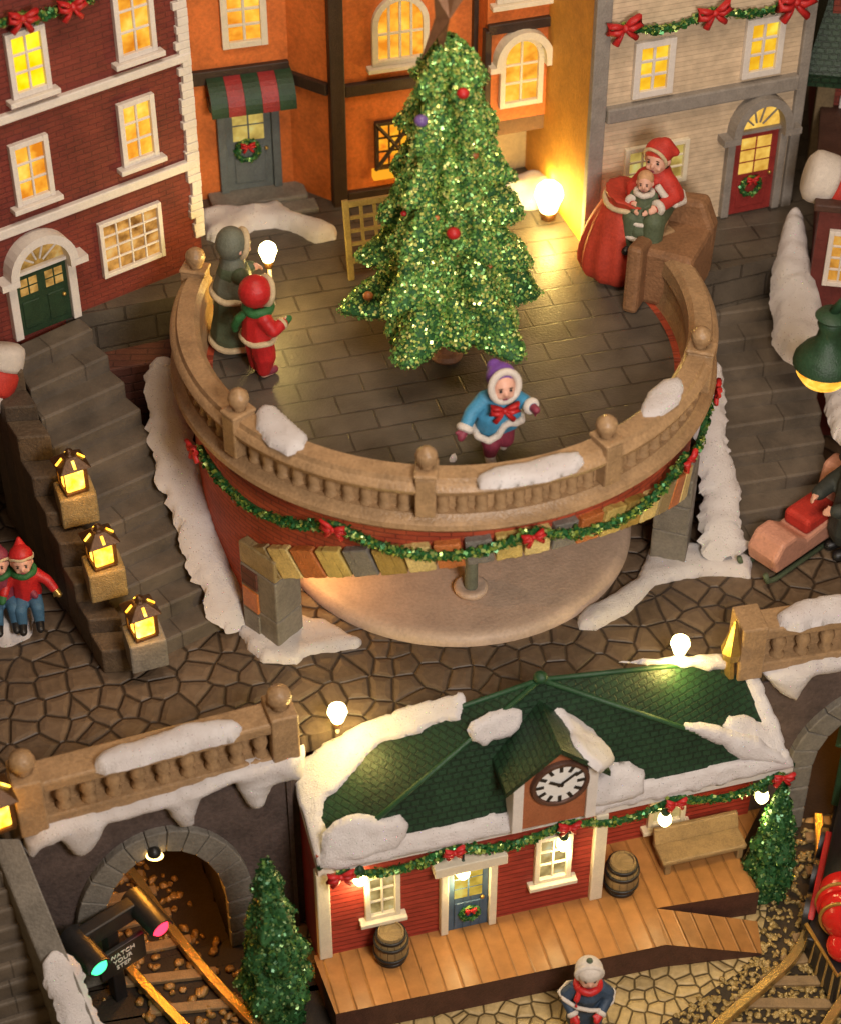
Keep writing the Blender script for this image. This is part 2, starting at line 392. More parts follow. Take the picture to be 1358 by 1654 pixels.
def flakes(samples, size, seed=1):        # small foil squares at (position, normal)
    r = random.Random(seed); m = MB(); V = m.v; Fc = m.f
    for p, n in samples:
        d = (n*1.0+Vector((r.gauss(0, 1), r.gauss(0, 1), r.gauss(0, 1)))*.55).normalized()
        x = d.orthogonal().normalized(); y = d.cross(x); a = r.random()*6.28; sz = size*(.6+.8*r.random())
        u = (x*math.cos(a)+y*math.sin(a))*sz; w = (y*math.cos(a)-x*math.sin(a))*sz*.8; b = len(V)
        V += [p-u-w, p+u-w, p+u+w, p-u+w]; Fc.append((b, b+1, b+2, b+3))
    return m
def foil(m, name, mat, parent):           # flakes need no uv or normal fixing
    me = bpy.data.meshes.new(name); me.from_pydata([tuple(p) for p in m.v], [], m.f); me.materials.append(mat); me.update()
    o = bpy.data.objects.new(name, me); COL.objects.link(o); par(o, parent); return o
def bow_mesh(m, c, x, y, n, s):            # a tied ribbon: two loops, knot, two tails
    c = Vector(c)
    for k in (-1, 1):
        m.tube([c+n*.03*s, c+x*k*.1*s+y*.07*s+n*.07*s, c+x*k*.2*s+y*.1*s+n*.05*s, c+x*k*.22*s-y*.01*s+n*.05*s, c+x*k*.1*s-y*.03*s+n*.07*s, c+n*.03*s], [.03*s, .05*s, .055*s, .055*s, .05*s, .03*s], 7)
        m.tube([c+n*.03*s, c+x*k*.07*s-y*.1*s+n*.05*s, c+x*k*.15*s-y*.2*s+n*.04*s], [.03*s, .04*s, .05*s], 6)
    m.ell(c+n*.05*s, .055*s, 8); return m
def garland(name, label, pts, nrms, r, bows, parent=None, cat='garland', bsize=.75, n=1700, seed=3, group=None):
    """glittering strand along pts with red bows tied on at (point, x, normal)"""
    t = thing(name, label, cat, pts[0], group); L = [0]
    for a, b in zip(pts, pts[1:]): L.append(L[-1]+(b-a).length)
    core = MB().tube(pts, r*.7, 7).build('strand', TREEBASE, t, True)
    rr = random.Random(seed); smp = []
    for _ in range(int(n*L[-1]*r*3)):
        s = rr.random()*L[-1]; i = 0
        while i < len(L)-2 and L[i+1] < s: i += 1
        f = (s-L[i])/max(1e-6, L[i+1]-L[i]); p = pts[i].lerp(pts[i+1], f); nn = nrms[i]
        d = Vector((rr.gauss(0, 1), rr.gauss(0, 1), rr.gauss(0, 1))).normalized()
        if d.dot(nn) < -.3: d = -d
        smp.append((p+d*r*(.65+.55*rr.random())*(1+.6*noise.noise(p*5)), d))
    foil(flakes(smp, .022, seed), 'tinsel', GARL, core)
    for (p, x, nn) in bows:
        q = Matrix.Rotation(R(rr.uniform(-16, 16)), 3, nn); m = MB(); bow_mesh(m, p+nn*r*.6, q @ Vector(x), q @ Vector((0, 0, 1)), nn, bsize*rr.uniform(.85, 1.12)); m.v = [jit(v, 6, seed)*0+v+.03*noise.noise_vector(v*5) for v in m.v]; m.build('bow', RED, t, True)
    return t
def wreath(label, c, x, nn, r, bowz=1, mat=None):
    t = thing('wreath', label, 'wreath', c); y = Vector((0, 0, 1))
    ring = [c+nn*.04+(x*math.cos(a)+y*math.sin(a))*r for a in [2*math.pi*i/18 for i in range(19)]]
    core = MB().tube(ring, r*.22, 7).build('ring', TREEBASE, t, True); rr = random.Random(5); smp = []
    for _ in range(320):
        a = rr.random()*6.28; d = Vector((rr.gauss(0, 1), rr.gauss(0, 1), rr.gauss(0, 1))).normalized()
        if d.dot(nn) < 0: d = -d
        smp.append((c+nn*.04+(x*math.cos(a)+y*math.sin(a))*r+d*r*.28, d))
    foil(flakes(smp, .018, 4), 'tinsel', GARL, core)
    m = MB(); bow_mesh(m, c+nn*.08+y*r*bowz, x, y, nn, r*3.0); m.build('bow', RED, t, True); return t

# ------------------------------------------------------------ house details
def frame_bars(m, F, u0, u1, z0, z1, nc, nr, fw, d, arch=0):
    dep = .09
    m.fbox(F, u0, u0+fw, z0, z1, 0, d+dep); m.fbox(F, u1-fw, u1, z0, z1, 0, d+dep); m.fbox(F, u0+fw, u1-fw, z0, z0+fw, 0, d+dep-.003)
    if not arch: m.fbox(F, u0+fw, u1-fw, z1-fw, z1, 0, d+dep-.003)
    else: arch_band(m, F, u0, u1, z1, arch, fw, 0, d+dep)
    b = fw*.42; iu0, iu1, iz0, iz1 = u0+fw, u1-fw, z0+fw, z1-(fw if not arch else 0)
    for i in range(1, nc):
        u = iu0+(iu1-iu0)*i/nc; top = iz1+(arch*math.sin(math.acos(max(-1, min(1, 2*(u-(u0+u1)/2)/(u1-u0)))))-fw*.5 if arch else 0)
        m.fbox(F, u-b/2, u+b/2, iz0, top, 0, d+dep*.6)
    H = iz1+arch*.55-iz0
    for j in range(1, nr):
        z = iz0+H*j/nr; e = 0
        if arch and z > iz1: e = (u1-u0)/2*(1-math.sqrt(max(0, 1-((z-iz1)/arch)**2)))
        m.fbox(F, iu0+e, iu1-e, z-b/2, z+b/2, 0, d+dep*.55)
def arch_band(m, F, u0, u1, z, h, w, d0, d1, seg=14):
    uc, ru = (u0+u1)/2, (u1-u0)/2; M = F.mat()
    for i in range(seg):
        a0, a1 = math.pi*i/seg, math.pi*(i+1)/seg; q = []
        for a, k in ((a0, 1), (a1, 1), (a1, 0), (a0, 0)):
            q.append((uc+(ru-(0 if k else w))*math.cos(a), z+(h-(0 if k else w))*math.sin(a)))
        m.prism(q, d0, d1, M)
def window(house, F, tl, tr, bl, br, nc, nr, mat=None, frm=None, sill=True, fw=.085, arch=0, d=.0, label=None, hood=False):
    a, b, c, e = [F.at(*p) for p in (tl, tr, bl, br)]
    u0, u1 = (a[0]+c[0])/2, (b[0]+e[0])/2; z1, z0 = (a[1]+b[1])/2, (c[1]+e[1])/2
    m = MB(); frame_bars(m, F, u0, u1, z0, z1, nc, nr, fw, d, arch)
    w = m.build('window', frm or WHITE, house, bevel=.008, label=label)
    p = MB()
    if arch:
        n = 14; uc, ru = (u0+u1)/2, (u1-u0)/2-fw*.4
        poly = [(u0+fw*.4, z0+fw*.4), (u1-fw*.4, z0+fw*.4)]+[(uc+ru*math.cos(math.pi*i/n), z1+(arch-fw*.4)*math.sin(math.pi*i/n)) for i in range(n+1)]
        p.prism(poly, -.02, d+.02, F.mat())
    else: p.fbox(F, u0+fw*.4, u1-fw*.4, z0+fw*.4, z1-fw*.4, -.02, d+.02)
    p.build('pane', mat or LIT, w)
    if sill: MB().fbox(F, u0-.09, u1+.09, z0-.085, z0-.002, -.02, .16).build('sill', frm or WHITE, w, bevel=.012)
    if hood:
        h = MB(); arch_band(h, F, u0-.12, u1+.12, z1, arch+.13, .12, 0, .22); h.fbox(F, u0-.22, u0, z1-.1, z1-.002, 0, .22); h.fbox(F, u1, u1+.22, z1-.1, z1-.002, 0, .22)
        h.build('hood', frm or WHITE, w)
    return u0, u1, z0, z1
def facade_block(F, u0, u1, z0, z1, depth, name, mat, parent, **k): return MB().fbox(F, u0, u1, z0, z1, -depth, 0).build(name, mat, parent, **k)
def gable_roof(F, u0, u1, z, h, depth, parent, mat):
    m = MB(); a, b, c = F.P(u0-.3, z, .35), F.P(u1+.3, z, .35), F.P(u1+.3, z+h, -depth/2); d = F.P(u0-.3, z+h, -depth/2); e, f = F.P(u1+.3, z, -depth-.35), F.P(u0-.3, z, -depth-.35)
    m.add([a, b, c, d, e, f], [(0, 1, 2, 3), (3, 2, 4, 5), (0, 3, 5), (1, 4, 2), (0, 5, 4, 1)]); return m.build('roof', mat, parent)

# ============================================================ THE SETTING
TX, TY = .35, .15                          # centre of the round terrace
ZP, ZT = 3.8, 7.0                          # plaza level, terrace / town level
m = MB(); m.box((-15, -14, -.3), (15, 17.5, 0)); struct(m.build('ground', GOLDCOB))
# plaza: front edge follows the retaining walls
edge = [(-9.5, -6.2), (-6.2, -6.2), (-5.62, -6.4), (-1.9, -5.06), (-1.9, -4.78), (.9, -3.98), (4.72, -3.36), (6.6, -3.02), (12, -2.2)]
m = MB(); m.prism(edge+[(12, 8), (-12, 8), (-12, -6.2)], ZP-.35, ZP); struct(m.build('plaza', COBBLE))
# upper town ground (behind and beside the terrace)
m = MB(); m.prism([(-5.6, 1.15), (-3.35, 1.95), (-3.3, .6), (4.0, .8), (4.55, 2.4), (7.6, 3.6), (12, 4.2), (12, 16), (-14, 16), (-14, -1.8)], ZP+.02, ZT-.006); m.uvang = 15.5
struct(m.build('town_ground', TILE))
# terrace: round floor slab
def ringpt(phi, r, z): a = R(phi); return Vector((TX+r*math.cos(a), TY+r*math.sin(a), z))
m = MB(); m.prism([tuple(ringpt(360*i/72, 3.72, 0).xy) for i in range(72)], ZT-.4, ZT); m.uvang = 15.5
struct(m.build('terrace_floor', TILE))

# ------------------------------------------------------------ round terrace wall, arch stones, pillars, railing
DRUM = thing('terrace_wall', 'round red brick terrace wall with a wide stone arch over the pale basin', 'wall', (TX, TY, ZP))
def arch_bottom(p): return 6.36-.88*((p-287)/52)**2
RW = 3.85
m = MB(); NS = 150
def drum_strip(m, p0, p1, zb, zt, r0, r1, n):
    for i in range(n):
        a, b = p0+(p1-p0)*i/n, p0+(p1-p0)*(i+1)/n
        q = [ringpt(a, r1, zb(a)), ringpt(b, r1, zb(b)), ringpt(b, r1, zt), ringpt(a, r1, zt)]
        k = [ringpt(a, r0, zb(a)), ringpt(b, r0, zb(b)), ringpt(b, r0, zt), ringpt(a, r0, zt)]
        m.add(q+k, [(0, 1, 2, 3), (7, 6, 5, 4), (0, 4, 5, 1), (2, 6, 7, 3)])
drum_strip(m, 150, 228, lambda p: ZP-.1, 7.006, 3.5, RW, 40)
drum_strip(m, 228, 346, lambda p: arch_bottom(p)+.2, 7.006, 3.5, RW, 60)
drum_strip(m, 346, 395, lambda p: ZP-.1, 7.006, 3.5, RW, 26)
m.build('brick_wall', DRUMBRICK, DRUM, True, uvf=lambda p: (math.atan2(p.y-TY, p.x-TX)*RW, p.z), autos=40)
cols = [('stone_tan', (.3, .22, .1)), ('stone_cream', (.7, .53, .2)), ('stone_orange', (.52, .16, .04)), ('stone_straw', (.6, .43, .12)), ('stone_bronze', (.36, .23, .05)), ('stone_grey', (.2, .18, .15))]
SM = {n: paint(n, c, .35, .4, 5, .9, .5) for n, c in cols}
seq = ['stone_'+k for k in 'tan cream orange straw grey bronze cream orange grey straw cream grey orange straw bronze cream tan orange cream grey'.split()]
P0, P1 = 225, 347; n = len(seq)
for i, s in enumerate(seq):
    a, b = P0+(P1-P0)*i/n+.32, P0+(P1-P0)*(i+1)/n-.32; m = MB()
    lean = (i+.5-n/2)/n*10                  # joints fan out like an arch's
    for k in range(3):
        a0, b0 = a+(b-a)*k/3, a+(b-a)*(k+1)/3; q = []
        for r in (3.55, 3.97):
            for p, t in ((a0, 0), (b0, 0), (b0, 1), (a0, 1)):
                q.append(ringpt(p+lean*(t-.5), r, arch_bottom(p)+.43*t+(rnd.random()-.5)*.03))
        m.add(q, [(3, 2, 1, 0), (4, 5, 6, 7), (0, 1, 5, 4), (2, 3, 7, 6)]+([(3, 0, 4, 7)] if k == 0 else [])+([(1, 2, 6, 5)] if k == 2 else []))
    m.build('arch_stone', SM[s], DRUM, bevel=.02)
def pillar(phi0, phi1, ztop, blocks):
    for (z0, z1, mt) in blocks:
        m = MB(); q = [ringpt(p, r, 0).xy for p, r in ((phi0, 3.45), (phi0, 4.02), (phi1, 4.02), (phi1, 3.45))]
        m.prism([tuple(v) for v in q], z0, z1); m.build('pillar_block', mt, DRUM, bevel=.03)
pillar(221, 232, 5.6, [(ZP, 4.4, GREYSTONE), (4.405, 5.2, GREYSTONE), (5.205, 5.62, SM['stone_tan'])])
for z0, z1, mt in ((3.9, 4.3, SM['stone_grey']), (4.36, 4.76, SM['stone_orange']), (4.82, 5.16, DARKBRICK)):
    m = MB(); m.prism([tuple(ringpt(p, r_, 0).xy) for p, r_ in ((221.6, 3.9), (221.6, 4.035), (226.5, 4.035), (226.5, 3.9))], z0, z1); m.build('pillar_stone', mt, DRUM, bevel=.01)
pillar(341, 351, 5.6, [(ZP, 4.5, GREYSTONE), (4.505, 5.05, SM['stone_grey']), (5.055, 5.6, GREYSTONE)])

RAILT = thing('balustrade', 'curved sandstone balustrade with ball finials round the terrace edge', 'railing', (TX, TY, ZT))
def sweep(prof, p0, p1, n):
    m = MB(); return m.lathe(prof, n, Matrix.Translation((TX, TY, 0)), p0, p1)
A0, A1 = 166, 392
prof_base = [(3.6, 6.985), (3.96, 7.02), (4.08, 7.05), (4.13, 7.11), (4.11, 7.18), (4.03, 7.22), (3.98, 7.29), (3.66, 7.29), (3.6, 6.985)]
sweep(prof_base, A0, A1, 120).build('plinth', STONE, RAILT, True, autos=40)
prof_top = [(3.62, 7.62), (3.98, 7.62), (4.06, 7.68), (4.09, 7.76), (4.05, 7.83), (4.0, 7.85), (3.97, 7.92), (3.72, 7.94), (3.64, 7.86), (3.62, 7.62)]
sweep(prof_top, A0, A1, 120).build('handrail', STONE, RAILT, True, autos=40)
sweep([(3.66, 7.29), (3.875, 7.29), (3.875, 7.64), (3.66, 7.64), (3.66, 7.29)], A0, A1, 120).build('back_panel', STONE, RAILT, True, autos=40)
NB = 58; bal = None
for i in range(NB):                        # balusters: half round relief pillars
    p = A0+(A1-A0)*(i+.5)/NB; c = ringpt(p, 3.87, 0)
    if bal is None:
        bal = MB().lathe([(.1, 7.29), (.1, 7.33), (.08, 7.36), (.095, 7.45), (.085, 7.53), (.08, 7.57), (.1, 7.6), (.1, 7.63)], 8, Matrix.Translation(c)).build('baluster', STONE, RAILT, True)
        b0 = c
    else:
        o = bal.copy(); COL.objects.link(o); o.location = c-b0
        o.parent = RAILT; o.matrix_parent_inverse = bal.matrix_parent_inverse
for phi in (166.5, 222, 266, 304.5, 343, 390):
    c = ringpt(phi, 3.87, 0); M = Matrix.Translation(c) @ Matrix.Rotation(R(phi), 4, 'Z'); m = MB()
    m.box((-.17, -.14, 7.3), (.22, .14, 7.98), M); m.box((-.19, -.16, 7.985), (.23, .16, 8.04), M)
    pst = m.build('post', STONE, RAILT, bevel=.025)
    MB().lathe([(.0, 8.04), (.1, 8.04), (.09, 8.07), (.13, 8.13), (.155, 8.21), (.14, 8.29), (.08, 8.35), (.04, 8.37), (0, 8.38)], 16, Matrix.Translation(c)).build('ball_finial', STONE, pst, True)
# snow on the rail and garland under it
FL = Floor(7.93)
snow(FL, [(412, 668), (425, 655), (445, 657), (470, 680), (497, 705), (494, 725), (465, 733), (435, 718), (413, 692)], 'short snow pad on the round railing right of its left ball finial', .1, rough=.006, w=.25)
snow(FL, [(768, 770), (800, 757), (850, 748), (900, 735), (935, 732), (942, 745), (930, 760), (880, 776), (820, 785), (775, 787)], 'long snow pad on the round railing in front of the blue coated child', .1, rough=.008, w=.2)
snow(FL, [(1032, 665), (1045, 635), (1070, 615), (1098, 611), (1106, 625), (1095, 650), (1065, 672), (1038, 676)], 'oval snow pad on the round railing at its right end', .1, rough=.006, w=.22)
bows = [(208, 6.78), (248, 6.9), (287, 6.86), (329, 6.72), (352, 6.8)]
pts = []; nr = []
for (a, za), (b, zb) in zip(bows, bows[1:]):
    for i in range(18):
        f = i/18; p = a+(b-a)*f; z = za+(zb-za)*f-.30*math.sin(math.pi*f); nn = ringpt(p, 1, 0)-Vector((TX, TY, 0)); pts.append(ringpt(p, 4.04, z)); nr.append(nn)
pts.append(ringpt(352, 4.04, 6.8)); nr.append(nr[-1])
garland('garland', 'green glitter garland with red bows swagged round the brick terrace wall', pts, nr, .075,
        [(ringpt(p, 4.08, z), Vector((-math.sin(R(p)), math.cos(R(p)), 0)), ringpt(p, 1, 0)-Vector((TX, TY, 0))) for p, z in bows], bsize=.85)
# basin under the arch
m = MB(); m.lathe([(0, 3.95), (2.5, 3.95), (2.68, 3.98), (2.76, 3.95), (2.84, 3.87), (2.84, 3.78), (2.7, 3.7)], 80, Matrix.Translation((TX+.2, TY-.2, 0)))
BAS = tag(m.build('basin', BASIN, None, True, autos=50), 'pale round stone disc under the terrace arch', 'basin')
c = W(760, 955, 3.95); t = thing('basin_post', 'short grey post standing in a ring on the pale round disc', 'post', c)
MB().lathe([(.0, 3.96), (.2, 3.96), (.26, 4.0), (.27, 4.06), (.22, 4.1), (.14, 4.06), (0, 4.05)], 24, Matrix.Translation((c.x, c.y, 0))).build('ring', BASIN, t, True)
MB().lathe([(.105, 4.04), (.1, 4.6), (.1, 6.3), (0, 6.3)], 14, Matrix.Translation((c.x, c.y, 0))).build('shaft', GREYCAPE, t, True)
l = point('arch_lamp', (-1.65, -1.45, 4.75), 60, (1, .5, .15)); 
t = thing('arch_lamp_fitting', 'small amber lamp under the terrace arch behind its left pillar', 'lamp', (-1.9, -1.0, 6.0)); par(l, t)
MB().lathe([(0, 5.5), (.06, 5.55), (.07, 5.65), (.03, 5.75)], 10, Matrix.Translation((-1.9, -1.0, .15))).build('bulb', AMBERM, t, True)
MB().lathe([(.05, 5.9), (.05, 6.62)], 10, Matrix.Translation((-1.9, -1.0, 0))).build('stem', BLACK, t, True)

# ------------------------------------------------------------ stairs
def stairs(name, label, A0, B0, A1, B1, z0, z1, n, side=.0):
    t = thing(name, label, 'steps', A0); A0, B0, A1, B1 = [Vector(p) for p in (A0, B0, A1, B1)]
    for i in range(n):
        f0, f1 = i/n, 1.0; z = z0+(z1-z0)*(i+1)/n
        a, b = A0.lerp(A1, f0), B0.lerp(B1, f0); c, d = A0.lerp(A1, min(1, (i+1)/n+.12)), B0.lerp(B1, min(1, (i+1)/n+.12))
        zb = z-(z1-z0)/n-.2; m = MB(); e = (b-a).normalized()
        q = [a, b, d, c]; m.add([Vector((p.x, p.y, zb)) for p in q]+[Vector((p.x, p.y, z)) for p in q], [(3, 2, 1, 0), (4, 5, 6, 7), (0, 1, 5, 4), (1, 2, 6, 5), (2, 3, 7, 6), (3, 0, 4, 7)])
        off = rnd.random()*3; m.build('step', STEPSTONE, t, bevel=.035, uvf=lambda p, o=off, e=e: (p.x*e.x+p.y*e.y+o, (p.x*e.y-p.y*e.x)*.3+4.2))
    return t
LS = stairs('stone_steps', 'wide grey stone steps climbing to the green door of the red brick house', W(215, 1083, ZP), W(415, 990, ZP), W(18, 562, ZT), W(128, 512, ZT), ZP, ZT, 11)
RS = stairs('stone_steps', 'worn brown stone steps between the terrace and the right hand snow bank', W(1150, 905, ZP)+Vector((0, 0, 0)), W(1345, 872, ZP), W(1140, 352, ZT), W(1285, 335, ZT), ZP, ZT, 12)
# stepped parapet on the left of the left stairs, with lantern pedestals
WL = thing('stair_wall', 'dark sloping stair wall with three lantern pedestals', 'wall', W(215, 1083, ZP))
a0, a1 = W(224, 1085, ZP), W(22, 575, ZT); d = Vector((-.5, -.05, 0)); PB = [paint('parapet_'+k, c, .6, .4, 3, .6) for k, c in (('brown', (.11, .075, .045)), ('umber', (.085, .06, .04)))]
for i in range(9):
    f0, f1 = i/9, (i+1)/9; p, q = a0.lerp(a1, f0), a0.lerp(a1, f1); zt = ZP+(ZT-ZP)*(i+1)/9+(.12 if i % 3 == 0 else .02)
    MB().prism([(p.x, p.y), (q.x, q.y), (q.x+d.x, q.y+d.y), (p.x+d.x, p.y+d.y)], ZP+.004, zt).build('parapet_block', PB[i % 2], WL, bevel=.03)
LANT = []
def lantern(label, base, s=1.0):
    t = thing('lantern', label, 'lantern', base, 'glowing square lanterns'); b = Vector(base); M = Matrix.Translation(b) @ Matrix.Rotation(R(28), 4, 'Z') @ Matrix.Scale(s, 4)
    MB().box((-.19, -.19, 0), (.19, .19, .06), M).build('base', BRONZE, t, bevel=.01)
    m = MB()
    for x in (-1, 1):
        for y in (-1, 1):
            m.box((x*.16-.02, y*.16-.02, .06), (x*.2+.02*0, y*.2, .5), M)
    for z in (.48,): m.box((-.21, -.21, .48), (.21, .21, .52), M)
    m.build('cage', BRONZE, t)
    MB().prism([(-.15, -.13), (-.13, -.15), (.13, -.15), (.15, -.13), (.15, .13), (.13, .15), (-.13, .15), (-.15, .13)], .062, .478, M).build('glass', LANTM, t)
    m = MB(); vs = [(-.27, -.27, .522), (.27, -.27, .522), (.27, .27, .522), (-.27, .27, .522), (-.09, -.09, .7), (.09, -.09, .7), (.09, .09, .7), (-.09, .09, .7)]
    m.add([M @ Vector(v) for v in vs], [(0, 3, 2, 1), (4, 5, 6, 7), (0, 1, 5, 4), (1, 2, 6, 5), (2, 3, 7, 6), (3, 0, 4, 7)]); rf = m.build('roof', BRONZE, t, bevel=.015)
    for k in range(4):
        Mk = M @ Matrix.Rotation(R(90*k), 4, 'Z'); MB().tube([Mk @ Vector((.0, -.235, .555)), Mk @ Vector((0, -.13, .66))], .022, 6).build('roof_slot', LANTM, rf)
    MB().lathe([(.08, .7), (.05, .74), (.06, .79), (0, .82)], 8, M).build('finial', BRONZE, rf, True)
    par(point('lantern_light', b+Vector((.12, -.42*s, .3)), 9, (1, .5, .12), .12), t); return t
for (px, py, z, lab) in ((126, 792, 5.95, 'highest of the three lit lanterns on the left stair wall'), (172, 912, 5.3, 'middle one of the three lit lanterns on the left stair wall'), (238, 1026, 4.65, 'lowest of the three lit lanterns on the stair wall, nearest the plaza')):
    p = W(px-6, py-4, z); MB().box((-.27, -.25, -.55), (.29, .25, 0), Matrix.Translation(p) @ Matrix.Rotation(R(20), 4, 'Z')).build('pedestal', SM['stone_tan'] if py < 1000 else GREYSTONE, WL, bevel=.03)
    lantern(lab, p, .92)
p = W(-4, 1330, 4.3); lantern('lit lantern at the left edge beside the corner post of the balustrade', p, 1.1)
# landing brick platform between left stairs and terrace
m = MB(); m.prism([tuple(W(x, y, 6.2).xy) for x, y in ((140, 540), (165, 600), (250, 585), (310, 560), (320, 455), (200, 470))], ZP+.03, 6.2)
tag(m.build('brick_platform', DARKBRICK, bevel=.03), 'low dark brick platform under the many paned window of the red house', 'platform')

# ------------------------------------------------------------ retaining walls, tunnels, straight balustrades
def arch_wall(name, label, F, u0, u1, z1, uc, ru, zs, ra, depth, mat, ring_w, lat=TUNSHADE):
    """wall with an arched tunnel mouth (half width ru, spring height zs, rise ra)"""
    t = thing(name, label, 'wall', F.P(uc, 0)); m = MB(); n = 24; M = F.mat()
    up = [(uc-ru*math.cos(math.pi*i/n), zs+ra*math.sin(math.pi*i/n)) for i in range(n+1)]
    m.fbox(F, u0, uc-ru, 0, z1, -.5, 0); m.fbox(F, uc+ru, u1, 0, z1, -.5, 0)
    for a, b in zip(up, up[1:]): m.prism([a, b, (b[0], z1), (a[0], z1)], -.5, 0, M)
    m.build('wall_face', mat, t)
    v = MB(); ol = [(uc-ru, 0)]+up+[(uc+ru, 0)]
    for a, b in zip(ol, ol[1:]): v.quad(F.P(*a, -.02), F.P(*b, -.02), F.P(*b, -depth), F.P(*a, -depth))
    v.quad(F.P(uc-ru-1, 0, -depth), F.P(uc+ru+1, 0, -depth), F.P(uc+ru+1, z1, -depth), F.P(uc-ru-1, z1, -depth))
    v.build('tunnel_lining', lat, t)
    MB().fbox(F, uc-ru+.02, uc+ru-.02, -.05, .012, -depth, -.05).build('tunnel_floor', TUNSHADE, t)  # dark sheet over the cobbles, painted in place of tunnel shade
    # ring of arch stones
    ns = 13; R0 = 1+ring_w/ru; R1 = 1+ring_w/ra
    for s in (-1, 1):
        for k in range(3):
            h0, h1 = zs*k/3, zs*(k+1)/3; x0, x1 = sorted((uc+s*ru, uc+s*(ru+ring_w)))
            MB().fbox(F, x0, x1, h0+.012, h1-.004, -.3, .13).build('arch_stone', GREYSTONE, t, bevel=.03)
    for k in range(ns):
        b0, b1 = math.pi*k/ns+.004, math.pi*(k+1)/ns-.004; q = []
        for a, s in ((b0, 0), (b1, 0), (b1, 1), ((b0+b1)/2, 1), (b0, 1), ): q.append((uc-ru*(R0 if s else 1)*math.cos(a), zs+ra*(R1 if s else 1)*math.sin(a)))
        MB().prism(q, -.3, .13, M).build('arch_stone', GREYSTONE, t, bevel=.02)
    return t
FWL = Fac((-2.59, -5.38), 19.6)            # left wall
(ul, zl), (ur, zr), (ut, zt_), (ui, zi), (uj, zj) = [FWL.at(*p) for p in ((110, 1500), (410, 1480), (275, 1318), (165, 1480), (368, 1480))]
print('arch left', ul, ur, zt_, ui, uj, FWL.at(290, 1360))
uc, ru = (ui+uj)/2, (uj-ui)/2
zin = FWL.at(290, 1358)[1]
u_end = FWL.at(488, 1235)[0]; u_beg = FWL.at(40, 1330)[0]
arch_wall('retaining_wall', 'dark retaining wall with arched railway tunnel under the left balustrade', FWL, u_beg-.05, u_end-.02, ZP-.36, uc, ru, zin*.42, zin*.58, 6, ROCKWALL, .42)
FWR = Fac((4.72, -3.4), 12.0)
v0 = FWR.at(1262, 1300)[0]; zr0 = FWR.at(1358, 1100)[1]
print('arch right', v0, zr0, FWR.at(1200, 1100))
ucr = v0+1.9
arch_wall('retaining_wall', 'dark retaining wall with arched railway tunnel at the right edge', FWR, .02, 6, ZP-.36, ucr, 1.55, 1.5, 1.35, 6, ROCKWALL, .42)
m = MB(); m.prism([(-1.85, -4.2), (4.7, -2.4), (4.7, -2.0), (-1.85, -3.8)], 0, ZP-.36); m.prism([(-1.93, -5.2), (-1.86, -5.2), (-1.86, -3.8), (-1.93, -3.8)], 0, ZP-.36)
tag(m.build('retaining_wall', ROCKWALL), 'plain dark retaining wall hidden behind the green roofed station', 'wall')

def straight_balustrade(label, F, u0, u1, z0, nb, posts, ball=True):
    t = thing('balustrade', label, 'railing', F.P(u0, z0))
    MB().fbox(F, u0, u1, z0, z0+.2, -.32, .12).build('plinth', STONE, t, bevel=.03)
    MB().fbox(F, u0, u1, z0+.7, z0+.9, -.34, .14).build('handrail', STONE, t, bevel=.04)
    MB().fbox(F, u0, u1, z0+.2, z0+.7, -.22, -.14).build('back_panel', STONE, t)
    for i in range(nb):
        c = F.P(u0+(u1-u0)*(i+.5)/nb, 0, -.03)
        MB().lathe([(.11, z0+.2), (.11, z0+.25), (.07, z0+.3), (.12, z0+.45), (.1, z0+.54), (.06, z0+.62), (.11, z0+.66), (.11, z0+.7)], 10, Matrix.Translation(c)).build('baluster', STONE, t, True)
    for u in posts:
        p = MB().fbox(F, u-.2, u+.2, z0-.05, z0+1.0, -.38, .18).build('post', STONE, t, bevel=.03)
        if ball: MB().lathe([(0, z0+1.0), (.14, z0+1.0), (.11, z0+1.04), (.17, z0+1.11), (.185, z0+1.19), (.15, z0+1.29), (.07, z0+1.34), (0, z0+1.35)], 16, Matrix.Translation(F.P(u, 0, -.1))).build('ball_finial', STONE, p, True)
    return t
straight_balustrade('straight sandstone balustrade over the left tunnel, between two ball topped posts', FWL, u_beg+.05, u_end-.05, ZP, 11, (u_beg+.12, u_end-.25))
straight_balustrade('short sandstone balustrade over the right tunnel', FWR, .05, 5, ZP, 13, (.15,), False)
TOPL = Plane(FWL.P(0, ZP+.9, 0), FWL.e1, (-FWL.e1.y, FWL.e1.x, 0)); TOPR = Plane(FWR.P(0, ZP+.9, 0), FWR.e1, (-FWR.e1.y, FWR.e1.x, 0))
snow(TOPL, [(152, 1232), (175, 1215), (240, 1192), (320, 1172), (375, 1165), (394, 1178), (380, 1195), (310, 1210), (240, 1232), (170, 1250), (153, 1246)], 'long snow pad on the handrail of the left straight balustrade', .18)
snow(TOPR, [(1254, 995), (1280, 980), (1325, 968), (1400, 962), (1400, 1000), (1340, 1003), (1290, 1018), (1258, 1012)], 'snow pad on the handrail of the right balustrade', .18)
snow(FWL, [(38, 1355), (60, 1330), (100, 1318), (160, 1305), (260, 1278), (350, 1245), (430, 1222), (492, 1205), (492, 1250), (440, 1262), (425, 1295), (400, 1298), (375, 1262), (325, 1282), (312, 1325), (290, 1330), (262, 1300), (175, 1325), (150, 1365), (130, 1382), (110, 1372), (95, 1350), (65, 1365), (52, 1382), (40, 1375)], 'ragged snow ledge dripping down the wall above the left tunnel', .2, 'snow_ledge', d=.06)
snow(FWR, [(1225, 1082), (1265, 1072), (1310, 1062), (1400, 1045), (1400, 1072), (1345, 1082), (1310, 1085), (1295, 1105), (1283, 1128), (1262, 1118), (1240, 1100)], 'ragged snow ledge dripping down the wall above the right tunnel', .2, 'snow_ledge', d=.06)
